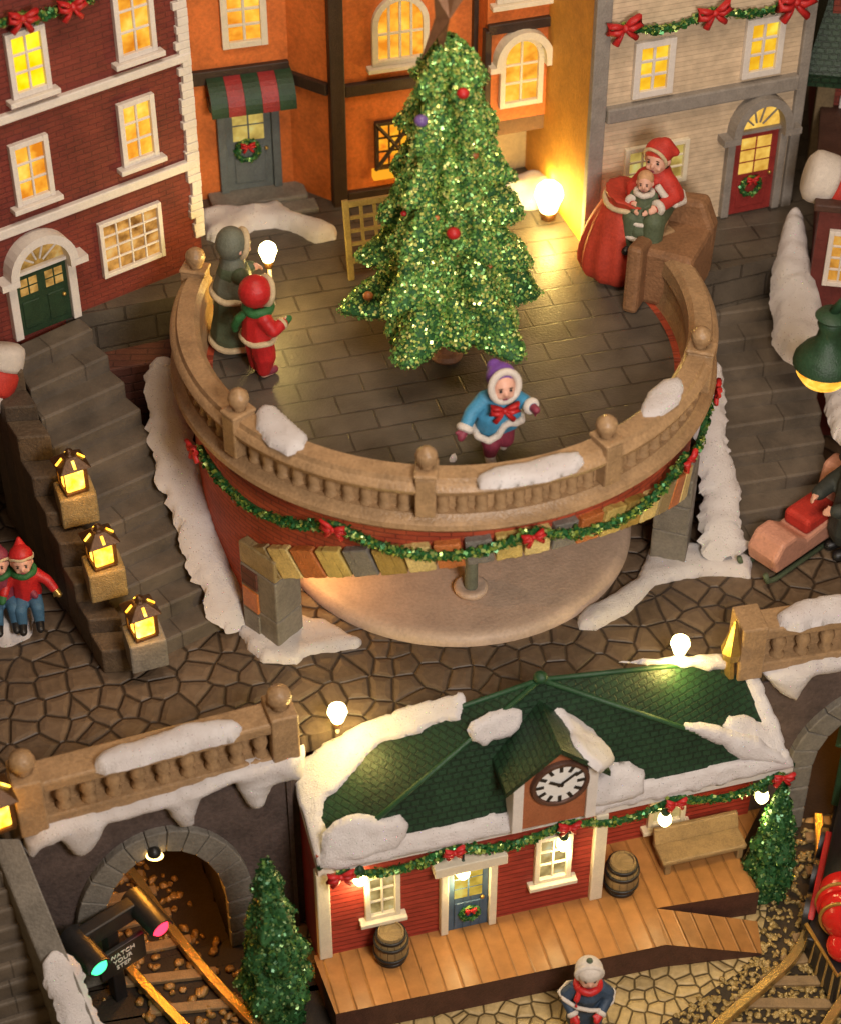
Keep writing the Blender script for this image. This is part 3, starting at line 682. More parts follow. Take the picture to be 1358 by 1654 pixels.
# tunnel lamps
def tunnel_lamp(label, p, power):
    t = thing('tunnel_lamp', label, 'lamp', p); p = Vector(p)
    MB().ell(p, (.13, .08, .07)).build('bulb', TUNM, t, True)
    MB().lathe([(.1, .05), (.1, .1), (.04, .16), (.0, .17)], 12, Matrix.Translation(p)).build('cap', BLACK, t, True)
    par(point('tunnel_light', p+Vector((-.07, .6, -.32)), power, (1, .38, .04), .1), t)
tunnel_lamp('small glowing lamp under the crown of the left tunnel arch', FWL.P(FWL.at(245, 1366)[0], FWL.at(245, 1366)[1], .2), 110)
tunnel_lamp('small glowing lamp inside the right tunnel arch', FWR.P(ucr-.3, 2.5, -1.2), 150)
# descending side wall at far left with bricks, snow along it
LOWST = W(75, 1510, 1.2)
t = thing('side_wall', 'grey sloping side wall running down from the balustrade corner at the left', 'wall', FWL.P(u_beg, 0))
a, b = FWL.P(u_beg-.1, ZP-.1, .1), W(170, 1654, .6)
m = MB(); k = Vector((-.42, 0, 0)); b2 = b+Vector((.5, -1.2, -.6))
m.add([a, a+k, b2+k, b2, Vector((a.x, a.y, 0)), Vector((a.x+k.x, a.y, 0)), Vector((b2.x+k.x, b2.y, -.01)), Vector((b2.x, b2.y, -.01))], [(0, 1, 2, 3), (0, 3, 7, 4), (1, 5, 6, 2), (0, 4, 5, 1), (3, 2, 6, 7)])
m.build('coping', GREYSTONE, t, bevel=.03)
LW2 = stairs('stone_steps', 'dark stone steps descending at the lower left corner outside the side wall', W(-220, 1800, 0), W(110, 1700, 0), W(-160, 1430, ZP-.3), W(30, 1360, ZP-.3), 0, ZP-.3, 12)
side_a, side_b = a.copy(), b2.copy()

# ------------------------------------------------------------ snow banks on the plaza
FP = Floor(ZP)
snow(FP, [(383, 1000), (400, 990), (420, 1005), (440, 1015), (480, 995), (520, 1003), (585, 1035), (580, 1048), (500, 1058), (480, 1075), (425, 1072), (400, 1050), (387, 1025)], 'snow bank at the foot of the left arch pillar', .14, 'snow_bank')
snow(FP, [(930, 1002), (940, 985), (990, 965), (1020, 940), (1045, 895), (1060, 880), (1130, 882), (1155, 850), (1200, 895), (1216, 905), (1213, 935), (1150, 930), (1100, 938), (1060, 945), (1020, 985), (960, 1020), (935, 1018)], 'snow bank between the pale disc and the right arch pillar', .16, 'snow_bank')
def ribbon(pixz, wid, label, th=.14, rag=1):      # snow strip laid along a rising line
    P = [W(*q) if isinstance(q, tuple) else q for q in pixz]; m = MB(); path = []; wd = []
    for i in range(len(P)-1):
        for k in range(14): f = k/14; path.append(P[i].lerp(P[i+1], f)); wd.append(wid[i]+(wid[i+1]-wid[i])*f)
    path.append(P[-1]); wd.append(wid[-1]); vs = []; n = 9
    for i, p in enumerate(path):
        t = (path[min(i+1, len(path)-1)]-path[max(i-1, 0)]); s = Vector((t.y, -t.x, 0)).normalized()
        e = min(1, (min(i, len(path)-1-i)+.15)/5)**.5; w = wd[i]*(1+.16*noise.noise(p*1.7))*e
        for j in range(n):
            q = (j/(n-1))*2-1; pt = p+s*q*w*(1+rag*(.28*noise.noise(p*5+s*q*3)+.2*noise.noise(p*13+s*q*5))); h = th*math.sqrt(max(0, 1-q*q))*e*(1+.4*noise.noise(pt*4)); vs.append(pt+Vector((0, 0, h-.06*abs(q)**4)))
    fs = [(i*n+j, i*n+j+1, (i+1)*n+j+1, (i+1)*n+j) for i in range(len(path)-1) for j in range(n-1)]
    m.v = vs; m.f = fs; return tag(m.build('snow_bank', SNOW, None, True), label, 'snow', 'patches of snow')
ribbon([side_a.lerp(side_b, f)+Vector((-.2, 0, .01)) for f in (.4, .5, .6, .7, .8, .9)], [.2, .3, .27, .3, .28, .26], 'snow strip along the sloping side wall at the lower left', .16)
ribbon([(392, 1012, 3.92), (376, 985, 4.15), (350, 925, 4.55), (318, 850, 5.0), (292, 770, 5.5), (272, 690, 5.95), (262, 600, 6.4), (266, 578, 6.5)], [.3, .34, .36, .34, .33, .3, .27, .18], 'long narrow snow bank along the foot of the terrace wall beside the left steps', .1)
ribbon([(1175, 900, 4.0), (1160, 850, 4.3), (1165, 790, 4.6), (1150, 730, 5.0), (1145, 680, 5.3), (1152, 620, 5.6), (1155, 585, 5.8)], [.45, .34, .34, .3, .24, .16, .1], 'snow bank along the foot of the terrace wall beside the right steps', .11)
ribbon([(1302, 590, 6.1), (1290, 545, 6.3), (1285, 490, 6.6), (1278, 440, 6.85), (1280, 390, 7.1), (1282, 350, 7.3)], [.28, .42, .42, .34, .22, .14], 'tall snow drift on the far side of the right steps below the small dark house', .35, .35)

# ============================================================ HOUSES
# ---- red brick house at the left
FRB = Fac(W(70, 528, ZT), 37.0)
ru1 = FRB.at(318, 300)[0]
H = thing('brick_house', 'tall red brick town house with white windows and a dark green arched door', 'house', FRB.P(0, ZT))
facade_block(FRB, -4.5, ru1, 5.6, 16.5, 4, 'wall', REDBRICK, H)
gable_roof(FRB, -4.5, ru1, 16.5, 2.5, 4, H, SHINGLE)
for (pa, pb, w) in (((0, 190), (290, 92), .13), ((0, 378), (310, 258), .15)):
    z = (FRB.at(*pa)[1]+FRB.at(*pb)[1])/2; MB().fbox(FRB, -4.5, ru1+.04, z-w*.62, z+w*.45, -.05, .09).build('string_course', WHITE, H, bevel=.02)
rq = random.Random(4); zq = ZT+.55
while zq < 16.4:                           # white quoins with ragged inner edge, one strip between string courses
    m = MB(); z1 = min(16.4, zq+1.6)
    z = zq
    while z < z1-.02:
        w = .1+.1*rq.random(); h = min(.13, z1-z); m.fbox(FRB, ru1-w, ru1+.05, z, z+h-.004, -.06, .07+.02*rq.random()); z += h
    m.build('quoin', WHITE, H, bevel=.01); zq = z1
LBL = 'bright yellow lit window'
window(H, FRB, (8, 50), (72, 36), (13, 158), (78, 142), 2, 3, LITB, label=LBL)
window(H, FRB, (178, -22), (243, -42), (186, 100), (248, 78), 2, 3)
window(H, FRB, (16, 232), (76, 212), (20, 333), (84, 312), 2, 3)
window(H, FRB, (188, 165), (247, 148), (195, 270), (252, 248), 2, 3)
window(H, FRB, (157, 360), (258, 322), (165, 450), (262, 408), 4, 4, emit('shop_window', (.95, .45, .1), .7, (.22, .08, .015), 3.2), sill=False, fw=.07)
def door(house, F, tl, tr, bl, br, mat, trim, lit=LITD, double=False, fan=0, z0=None, hoodw=.14, panes=(2, 2), frac=.45, label=None, name='door'):
    a, b, c, e = [F.at(*p) for p in (tl, tr, bl, br)]; u0, u1 = (a[0]+c[0])/2, (b[0]+e[0])/2; z1 = (a[1]+b[1])/2; z0 = z0 if z0 is not None else (c[1]+e[1])/2
    D = MB().fbox(F, u0, u1, z0, z1, -.05, .05).build(name, mat, house, bevel=.01, label=label)
    lv = 2 if double else 1
    for k in range(lv):
        x0, x1 = u0+(u1-u0)*k/lv, u0+(u1-u0)*(k+1)/lv; w = x1-x0; p = MB()
        zt, zb = z1-.1, z1-(z1-z0)*frac
        for i in range(panes[0]):
            for j in range(panes[1]):
                g = .03; pw = (w*.68-g*(panes[0]-1))/panes[0]; ph = (zt-zb-g*(panes[1]-1))/panes[1]
                p.fbox(F, x0+w*.16+i*(pw+g), x0+w*.16+i*(pw+g)+pw, zb+j*(ph+g), zb+j*(ph+g)+ph, .02, .056)
        p.build('pane', lit, D)
        q = MB(); q.fbox(F, x0+w*.16, x1-w*.16, z0+.12, zb-.12, .03, .07); q.build('panel', mat, D, bevel=.015)
    MB().ell(F.P(u1-.1, (z0+z1)/2-.05, .08), .035, 8).build('handle', GOLD, D, True)
    for x0, x1 in ((u0-hoodw, u0-.003), (u1+.003, u1+hoodw)): MB().fbox(F, x0, x1, z0, z1, -.05, .12).build('jamb', trim, D, bevel=.015)
    if not fan: MB().fbox(F, u0-hoodw-.12, u1+hoodw+.12, z1+.003, z1+.2, -.05, .2).build('lintel', trim, D, bevel=.015)
    if fan:
        n = 16; uc, r_ = (u0+u1)/2, (u1-u0)/2; M = F.mat()
        MB().prism([(uc+r_*math.cos(math.pi*i/n), z1+.06+fan*math.sin(math.pi*i/n)) for i in range(n+1)], -.03, .03, M).build('fanlight', lit, D)
        h = MB(); arch_band(h, F, u0-hoodw, u1+hoodw, z1+.06, fan+hoodw, hoodw, -.03, .26, 16); h.fbox(F, u0-hoodw-.16, u0-.0, z1-.06, z1+.055, -.03, .26); h.fbox(F, u1, u1+hoodw+.16, z1-.06, z1+.055, -.03, .26)
        for i in range(1, 5):
            a_ = math.pi*i/5; p0, p1 = F.P(uc+.1*math.cos(a_), z1+.06+.1*math.sin(a_), .04), F.P(uc+r_*math.cos(a_), z1+.06+fan*math.sin(a_), .04); h.tube([p0, p1], .018, 6)
        h.fbox(F, u0, u1, z1+.003, z1+.06, -.03, .1); h.build('arched_hood', trim, D)
    return u0, u1, z0, z1
door(H, FRB, (26, 445), (104, 412), (30, 545), (113, 510), DOORGREEN, WHITE, emit('dim_panes', (.75, .4, .1), .55, (.2, .1, .02), 4), True, .45, panes=(2, 2), frac=.35)
zg = FRB.at(40, 20)
gp = [FRB.P(FRB.at(x, y)[0], FRB.at(x, y)[1], .12) for x, y in ((-40, 20), (-10, 32), (25, 22), (50, 22), (75, 15), (105, 2), (140, -8), (180, -40), (240, -80))]
garland('garland', 'glitter garland with red bows hung high on the red brick house', gp, [FRB.n]*len(gp), .07, [(gp[2], FRB.e1, FRB.n), (gp[5], FRB.e1, FRB.n)], bsize=.9)

# ---- orange half timbered house
FOB = Fac(W(547, 328, ZT), 16.0)
FOA = Fac((-2.15, 5.0, 0), 15.0)
H = thing('orange_house', 'orange plastered house with dark timber beams, striped awning and arched windows', 'house', FOB.P(0, ZT))
bu1 = FOB.at(775, 100)[0]; au0 = FOA.at(322, 200)[0]-.5
facade_block(FOB, 0, bu1+.05, ZT-.1, 17, 3, 'wall', ORANGE, H)
facade_block(FOA, au0, .2, ZT-.1, 17, 3, 'recessed_wall', ORANGE, H)
pa, pb = FOA.P(0, 0, 0), FOB.P(0, 0, 0); sd = (pb-pa); FOS = Fac((pa.x, pa.y, 0), math.degrees(math.atan2(sd.y, sd.x))); sl = Vector((sd.x, sd.y)).length
facade_block(FOS, 0, sl-.004, ZT-.1, 17, .6, 'side_wall', ORANGE, H)
def beam(F, u0, u1, z0, z1, d=.09): MB().fbox(F, u0, u1, z0, z1, -.1, d).build('beam', TIMBER, H, bevel=.02)
zb = 9.12
beam(FOB, -.1, .14, ZT-.05, 17, .12); beam(FOB, bu1-.16, bu1+.1, zb+.13, 17, .12); beam(FOB, .145, bu1+.1, zb-.11, zb+.11)
beam(FOS, .02, sl-.12, zb-.1, zb+.11); beam(FOA, au0, .0, zb+.05, zb+.3); beam(FOB, .145, bu1-.165, ZT-.05, ZT+.22, .1)
window(H, FOB, (598, 45), (690, 26), (601, 108), (692, 90), 4, 2, LIT, CREAM, arch=.5, fw=.1)
m = MB(); (a0, z1), (a1, z0) = FOB.at(604, 196), FOB.at(668, 262); frame_bars(m, FOB, a0, a1, z0, z1, 3, 3, .06, 0)
for s in (0, 1): m.tube([FOB.P(a0+(a1-a0)*.0, z0+(z1-z0)*s, .08), FOB.P(a1, z1-(z1-z0)*s, .08)], .035, 6)
w = m.build('window', TIMBER, H, label='dark latticed window'); MB().fbox(FOB, a0+.02, a1-.02, z0+.02, z1-.02, -.02, .02).build('pane', emit('red_lit', (1, .42, .02), 1.0, (.75, .12, .01), 3), w)
MB().fbox(FOB, a0-.05, a1+.05, z0-.16, z0-.003, -.02, .14).build('sill', emit('glow_painted_sill', (1, .4, .02), .9), w)  # sill emits its own glow, window light put into its colour
window(H, FOA, (352, -40), (430, -58), (358, 80), (428, 66), 2, 4, LIT, CREAM, sill=False, fw=.11)
door(H, FOA, (366, 172), (436, 158), (364, 286), (440, 278), DOORGREY, DOORGREY, LITDIM, z0=ZT+.12, frac=.42, panes=(2, 2))
# awning: curved, striped
a_ = FOA.at(331, 122); b_ = FOA.at(468, 105); z = (a_[1]+b_[1])/2; ns = 5
aw = None
for i in range(ns):
    u0, u1 = a_[0]+(b_[0]-a_[0])*i/ns, a_[0]+(b_[0]-a_[0])*(i+1)/ns-.004; m = MB(); n = 8; pr = []
    for k in range(n+1):
        q = (math.pi*.5)*k/n; pr.append((.5*math.sin(q), z-.45*(1-math.cos(q))))
    pr.append((.5, z-.53)); pr.append((.46, z-.53)); pr.append((.42, z-.4)); pr += [(.25, z-.18), (0, z-.1)]
    for (d0, z0), (d1, z1) in zip(pr, pr[1:]+pr[:1]): m.quad(FOA.P(u0, z0, d0), FOA.P(u1, z0, d0), FOA.P(u1, z1, d1), FOA.P(u0, z1, d1))
    for u in (u0, u1): m.add([FOA.P(u, zz, dd) for dd, zz in pr], [tuple(range(len(pr)))])
    m.build('awning_stripe', GREEN if i % 2 == 0 else paint('dull_red', (.3, .03, .03), .45), H)
# projecting bay at the right of the orange house
FBY = Fac(W(855, 225, 8.0)+Vector((0, 0, 0)), 18.0)
c0, c1 = FBY.at(783, 180)[0], FBY.at(922, 150)[0]; zb0 = FBY.at(860, 187)[1]; zt0 = FBY.at(850, 38)[1]
MB().fbox(FBY, c0, c1, zb0, 17, -3.4, 0).build('bay', ORANGE, H)
m = MB(); m.prism([(c0, zb0), (c1, zb0), (c1-.25, zb0-.28), (c0+.25, zb0-.28)], -3, -.02, FBY.mat()); m.build('bay_base', paint('bay_base_brown', (.16, .08, .035), .7), H)
for (x0, x1, y0, y1) in ((c0-.05, c0+.06, zb0, zt0), (c1-.2, c1+.1, zb0+.05, 17), (c0, c1-.2, zt0-.08, zt0+.1)):
    MB().fbox(FBY, x0, x1, y0, y1, -.1, .08).build('beam', TIMBER, H, bevel=.02)
window(H, FBY, (806, 100), (876, 86), (803, 175), (872, 160), 2, 3, LIT, CREAM, sill=False, arch=.42, fw=.09, hood=True)
window(H, FBY, (800, -60), (900, -80), (800, 5), (900, -12), 3, 2, LIT, CREAM, sill=True, fw=.1)
gable_roof(FOB, -.1, bu1+3, 17, 2.5, 3, H, SHINGLE)
FPL = Fac(FBY.P(0, 0, -.75), 18.0)
MB().fbox(FPL, c0-.3, c1+.25, ZT-.1, zb0-.1, -2, 0).build('ground_floor_wall', PALEWALL, H)
# yellow lit gap house
FYW = Fac(FBY.P(0, 0, -1.2), 18.0)
MB().fbox(FYW, c1+.28, FYW.at(968, 100)[0]+.25, ZT-.1, 17, -2, 0).build('annex_wall', YELLOWWALLGLOW, H)
cpt = FYW.P(c1+.55, 10.6, 1.2); t = thing('alley_lamp', 'amber lamp in the alley between the orange and the grey house', 'lamp', cpt)
MB().ell(cpt, .07).build('bulb', AMBERM, t, True); MB().cap(cpt+Vector((0, 0, .05)), cpt+Vector((0, .9, .3)), .02, .02, 6).build('bracket', BLACK, t, True)
par(point('alley_light', cpt+Vector((0, -.15, -.05)), 45, (1, .6, .12), .15), t)
# door steps and snow in front of the orange house
t = thing('door_steps', 'two pale stone steps before the grey door of the orange house', 'steps', FOA.P(-1, ZT))
MB().fbox(FOA, au0+.55, .15, ZT-.05, ZT+.12, 0, .5).build('step', GREYSTONE, t, bevel=.03)
MB().fbox(FOA, au0+.55, .25, ZT-.05, ZT+.06, .5, .85).build('step', GREYSTONE, t, bevel=.03)
snow(Floor(ZT+.02), [(322, 352), (350, 338), (400, 340), (450, 330), (480, 352), (520, 362), (545, 372), (540, 388), (510, 392), (480, 375), (445, 366), (410, 372), (370, 392), (335, 385)], 'curving snow bank in front of the striped awning door', .2, 'snow_bank')
# trellis behind the tree
t = thing('trellis', 'yellowish wooden lattice trellis leaning behind the glitter tree', 'trellis', W(565, 450, ZT))
T0 = W(568, 452, ZT); FT = Plane(T0, (.96, .27, 0), (-.06, .2, 1)); TW = paint('trellis_wood', (.42, .3, .1), .6)
m = MB(); m.fbox(FT, -.05, .05, 0, 1.35, -.04, .04); m.fbox(FT, 1.1, 1.2, 0, 1.35, -.04, .04); m.fbox(FT, .05, 1.1, 1.23, 1.33, -.04, .04); m.fbox(FT, .05, 1.1, .28, .36, -.04, .04); m.build('frame', TW, t, bevel=.01)
m = MB()
for i in range(1, 5): m.fbox(FT, i*.22, i*.22+.05, .36, 1.23, -.02, .02)
for j in range(1, 4): m.fbox(FT, .05, 1.1, .36+j*.22, .36+j*.22+.05, -.028, .028)
m.build('lattice', TW, t)

# ---- grey clapboard house
FCR = Fac(W(1205, 340, ZT), 19.3)
g0, g1 = FCR.at(955, 200)[0], FCR.at(1292, 150)[0]
H = thing('clapboard_house', 'pale grey clapboard house with a red arched door and lit yellow windows', 'house', FCR.P(0, ZT))
facade_block(FCR, g0, g1, ZT-.1, 16, 4, 'wall', CREAMCLAP, H); gable_roof(FCR, g0, g1, 16, 2.4, 4, H, SHINGLE)
MB().fbox(FCR, g0-.05, g0-.004, ZT-.08, 16.3, -4, -.065).build('amber_painted_side_wall', YELLOWWALLGLOW, H); MB().fbox(FCR, g0-.06, g0+.2, ZT-.05, 16, -.06, .08).build('corner_board', GREYTRIM, H, bevel=.02)  # yellow face over the clapboard side: amber lamplight painted as colour
MB().fbox(FCR, g1-.12, g1+.06, ZT-.05, 16, -.06, .08).build('corner_board', GREYTRIM, H, bevel=.02)
z = FCR.at(1080, 165)[1]; MB().fbox(FCR, g0+.203, g1-.123, z-.13, z+.13, -.04, .14).build('string_course', GREYTRIM, H, bevel=.03)
LITY = emit('yellow_window', (1.0, .58, .03), 1.0, (.8, .36, .01), 2.2)
window(H, FCR, (1022, 66), (1088, 58), (1019, 156), (1083, 147), 2, 3, LITY, WHITE, sill=False, fw=.11)
window(H, FCR, (1200, 30), (1265, 20), (1197, 124), (1258, 115), 2, 3, LITY, WHITE, sill=False, fw=.11)
window(H, FCR, (1004, 236), (1110, 224), (1006, 302), (1104, 292), 4, 3, LITDIM, CREAM, sill=False, fw=.08)
door(H, FCR, (1184, 215), (1252, 205), (1172, 342), (1243, 330), DOORRED, GREYTRIM, emit('door_glow', (.9, .55, .1), .85, (.6, .3, .04), 3), False, .5, ZT+.02, frac=.5, panes=(2, 3))
gp = []
for (xa, ya), (xb, yb), sg in (((1000, 36), (1145, 12), 16), ((1145, 12), (1290, -12), 16)):
    for i in range(10): f = i/10; u, z = FCR.at(xa+(xb-xa)*f, ya+(yb-ya)*f+sg*math.sin(math.pi*f)); gp.append(FCR.P(u, z, .1))
garland('garland', 'glitter garland with two red bows across the grey clapboard house', gp, [FCR.n]*20, .07, [(gp[0], FCR.e1, FCR.n), (gp[10], FCR.e1, FCR.n), (gp[19], FCR.e1, FCR.n)], bsize=1.25)
u, z = FCR.at(1208, 285); wreath('green wreath with red ribbon on the red arched door', FCR.P(u, z-.12, .06), FCR.e1, FCR.n, .16, .9)
u, z = FOA.at(399, 238); wreath('wreath with red ribbon on the grey door under the striped awning', FOA.P(u, z, .06), FOA.e1, FOA.n, .18, .6)
snow(Floor(ZT), [(935, 300), (950, 285), (985, 280), (1010, 290), (1010, 320), (970, 330), (940, 322)], 'small heap of snow at the foot of the grey clapboard house', .4, 'snow_bank', w=.6)
snow(Floor(ZT), [(790, 318), (815, 292), (860, 285), (905, 292), (930, 305), (925, 330), (880, 338), (820, 340)], 'pale yellow lit snow heap behind the bright lamp at the back of the terrace', .3, 'snow_bank', w=.5)

# ---- red brick house with green roof at the right edge
FRR = Fac(W(1306, 285, ZT), -8)
H = thing('brick_house', 'red brick house with a drooping dark green roof at the upper right corner', 'house', FRR.P(0, ZT))
facade_block(FRR, .0, 4, ZT-.1, 13, 3, 'wall', bricks('right_brick', (.2, .035, .022), (.26, .05, .03), (.1, .03, .02), .3, .1, .01), H)
zrf = FRR.at(1340, 95)[1]
MB().fbox(FRR, -.08, .22, ZT-.1, zrf+.1, -.2, .08).build('corner_post', paint('tan_post', (.2, .14, .07), .6), H, bevel=.02)
m = MB(); q = [FRR.P(-.35, zrf, .55), FRR.P(4, zrf-.1, .55), FRR.P(4, zrf+2.6, -1.2), FRR.P(.35, zrf+2.6, -1.2), FRR.P(-.35, zrf, -3.2), FRR.P(.35, zrf+2.6, -1.8)]
q2 = [p-Vector((0, 0, .22)) for p in q]; m.add(q+q2, [(0, 1, 2, 3), (0, 3, 5, 4), (0, 6, 7, 1), (0, 4, 10, 6), (6, 10, 11, 9), (6, 9, 8, 7)]); m.build('roof', SHINGLE, H)
window(H, FRR, (1352, 152), (1420, 160), (1350, 222), (1418, 232), 2, 3, LIT, WHITE, fw=.09)
# small dark house below it
FSD = Fac(W(1304, 470, 6.7), -10)
H = thing('dark_house', 'small maroon house with a white framed lit window at the right edge', 'house', FSD.P(0, 5.6))
zt_ = FSD.at(1306, 335)[1]
facade_block(FSD, 0, 4, ZP+.01, zt_, 3, 'wall', paint('maroon_plaster', (.13, .025, .02), .6, .3, 3), H)
window(H, FSD, (1334, 368), (1400, 375), (1332, 455), (1398, 465), 3, 4, emit('warm_dim', (.9, .4, .06), .7, (.4, .15, .02), 3), WHITE, sill=False, fw=.08)
MB().fbox(FSD, -.1, 4.1, zt_, zt_+.14, -3.1, .12).build('roof', paint('dark_roof', (.07, .03, .02), .6), H, bevel=.03)
# striped poles cut by both picture edges
def striped_pole(label, p0, d1, d2, r, n):
    t = thing('striped_pole', label, 'candy cane', p0); p = Vector(p0); d1 = Vector(d1).normalized(); d2 = Vector(d2).normalized(); pts = [p]
    for i in range(n*6): f = i/(n*6-1); pts.append(pts[-1]+(d1.lerp(d2, f)).normalized()*(1.05*r/6))
    for k in range(n):
        seg = pts[k*6:k*6+7]; L = len(seg); rr = [r*(.94 if q in (0, L-1) else 1) for q in range(L)]
        if k == 0: rr[0] = r*.72; rr[1] = r*.95
        MB().tube(seg, rr, 20).build('white_band' if k % 2 == 0 else 'red_band', FUR if k % 2 == 0 else REDMATTE, t, True)
striped_pole('thick red and white striped pole end at the right edge before the brick house', W(1302, 280, 8.6), (1, -.1, -.25), (.9, -.1, -.8), .42, 4)
striped_pole('thick red and white striped pole end at the left edge beside the stone steps', W(6, 556, 7.3), (-.1, -.5, -1), (-1.2, -.6, -1), .34, 3)
snow(Floor(6.7), [(0, 560), (10, 535), (32, 545), (38, 585), (25, 610), (0, 620)], 'small snow heap beside the green arched door at the left edge', .25, 'snow_bank')

# ============================================================ STATION
FS = Fac(W(520, 1545, .55), 15.5)
sZ = .55
su0, su1 = 0.0, FS.at(966, 1445)[0]; su2 = FS.at(1196, 1380, -.9)[0]
ze = 2.52
H = thing('station_house', 'red clapboard railway station with snowy green roof, clock gable and blue door', 'station', FS.P(2, 0))
MB().fbox(FS, su0, su1, 0, ze+.35, -2.0, 0).build('wall', REDCLAP, H)
MB().fbox(FS, su1, su2, 0, ze+.3, -2.0, -.9).build('porch_wall', REDCLAP, H)
for u, d in ((su0+.06, 0), (su1-.08, .02)): MB().fbox(FS, u-.1, u+.1, sZ, ze, -.1, d+.07).build('corner_post', CREAM, H, bevel=.02)
SLIT = emit('station_pane', (.8, .58, .22), .55, (.3, .2, .06), 3)
window(H, FS, (586, 1412), (643, 1400), (590, 1482), (646, 1468), 2, 3, SLIT, CREAM, fw=.08)
window(H, FS, (862, 1352), (921, 1338), (860, 1424), (920, 1408), 2, 3, SLIT, CREAM, fw=.08)
FS2 = Plane(FS.P(0, 0, -.9), FS.e1, FS.e2)
window(H, FS2, (1045, 1255), (1105, 1243), (1047, 1332), (1108, 1318), 2, 3, SLIT, CREAM, fw=.08)
du0, du1, dz0, dz1 = door(H, FS, (722, 1400), (785, 1384), (720, 1520), (787, 1502), DOORBLUE, CREAM, emit('yellow_panes', (.9, .62, .1), .85, (.5, .33, .04), 3), z0=sZ, frac=.5, panes=(2, 3), hoodw=.12)
u, z = FS.at(755, 1466); wreath('small wreath with a red bow on the blue station door', FS.P(u, z, .06), FS.e1, FS.n, .13, .9)
# roof: low pyramid on four eave corners
FLc, FRc = W(514, 1404, 2.72), W(1281, 1236, 2.72); BL, BR = W(468, 1236, 3.25), W(1196, 1064, 3.95); AP = W(872, 1098, 4.75)
ov = Vector((0, 0, -.16))
m = MB(); m.add([FLc, FRc, BR, BL, AP], [(0, 1, 4), (1, 2, 4), (2, 3, 4), (3, 0, 4)]); m.build('roof', SHINGLE, H)
m = MB(); q = [FLc, FRc, BR, BL]; lo = [p+ov for p in q]; ins = [p+ov*1.05+(AP-p).normalized()*.0 for p in q]
m.add(q+lo, [(0, 4, 5, 1), (1, 5, 6, 2), (2, 6, 7, 3), (3, 7, 4, 0), (4, 7, 6, 5)]); m.build('eave_board', WHITE, H)
def ridge(a, b, r=.05, off=.015): MB().tube([Vector(a)+Vector((0, 0, off)), Vector(b)+Vector((0, 0, off))], r, 8).build('ridge', GREENRIDGE, H, True)
ridge(FLc, AP, .042, .0); ridge(FRc, AP, .042, .0); ridge(BR, AP, .04, .0); ridge(BL, AP, .04, .0)
MB().ell(AP+Vector((0, 0, .05)), (.11, .11, .09), 12).build('ridge_knob', GREENRIDGE, H, True)
# clock gable
FG = Plane(FS.P(0, 0, .2), FS.e1, FS.e2)
ga, gl, gr = FG.at(895, 1205), FG.at(830, 1262), FG.at(964, 1231); gbz = ze+.28
gz = (gl[1]+gr[1])/2; gm = (gl[0]+gr[0])/2
def roofz(u, d):                            # height of the front roof plane below a point
    n = (FRc-FLc).cross(AP-FLc); p = FG.P(u, 0, d); return FLc.z-((p.x-FLc.x)*n.x+(p.y-FLc.y)*n.y)/n.z
GB = MB().prism([(gl[0], gbz-.05), (gr[0], gbz-.05), (gr[0], gz), (gm, ga[1]), (gl[0], gz)], -.5, 0, FG.mat()).build('clock_gable', paint('gable_orange', (.36, .12, .05), .55, .25, 4), H, label='orange clock gable')
dp = (AP-FG.o).dot(FG.n)+.05; o = .16; mm = MB(); th = .1; sl_ = (ga[1]-gz)/(gr[0]-gm)
for s in (-1, 1):
    u1 = gm+s*((gr[0]-gl[0])/2+o); z1 = ga[1]+.06-sl_*((gr[0]-gl[0])/2+o)
    q = [FG.P(gm, ga[1]+.06, .14), FG.P(u1, z1, .14), FG.P(u1, z1, dp), FG.P(gm, ga[1]+.06, dp)]; k = [p-Vector((0, 0, th)) for p in q]
    mm.add(q+k, [(0, 1, 2, 3), (7, 6, 5, 4), (0, 4, 5, 1), (1, 5, 6, 2), (2, 6, 7, 3)])
mm.build('gable_roof', SHINGLE, H)
for uu in (gl[0]+.06, gr[0]-.06): MB().fbox(FG, uu-.08, uu+.08, gbz-.06, gz-.02, -.3, .05).build('gable_post', WHITE, H, bevel=.015)
cc = FG.at(903, 1263); M = FG.mat(cc[0], cc[1], 0)
CK = MB().lathe([(0, .03), (.36, .03), (.38, .07), (.43, .07), (.45, .03), (.45, -.05)], 40, M).build('clock', paint('clock_rim', (.09, .04, .025), .5), GB, True, autos=35)
MB().lathe([(0, .036), (.37, .036), (.37, .03)], 40, M).build('clock_face', paint('clock_white', (.8, .78, .74), .5, .05), CK)
for i in range(12):
    Mi = M @ Matrix.Rotation(R(30*i), 4, 'Z'); MB().box((-.026, .25, .037), (.026, .37, .05), Mi).build('hour_mark', BLACK, CK)
MB().box((-.02, -.05, .051), (.02, .31, .062), M @ Matrix.Rotation(R(-52), 4, 'Z')).build('clock_hand', BLACK, CK); MB().box((-.025, -.04, .063), (.025, .2, .074), M @ Matrix.Rotation(R(58), 4, 'Z')).build('clock_hand', BLACK, CK)
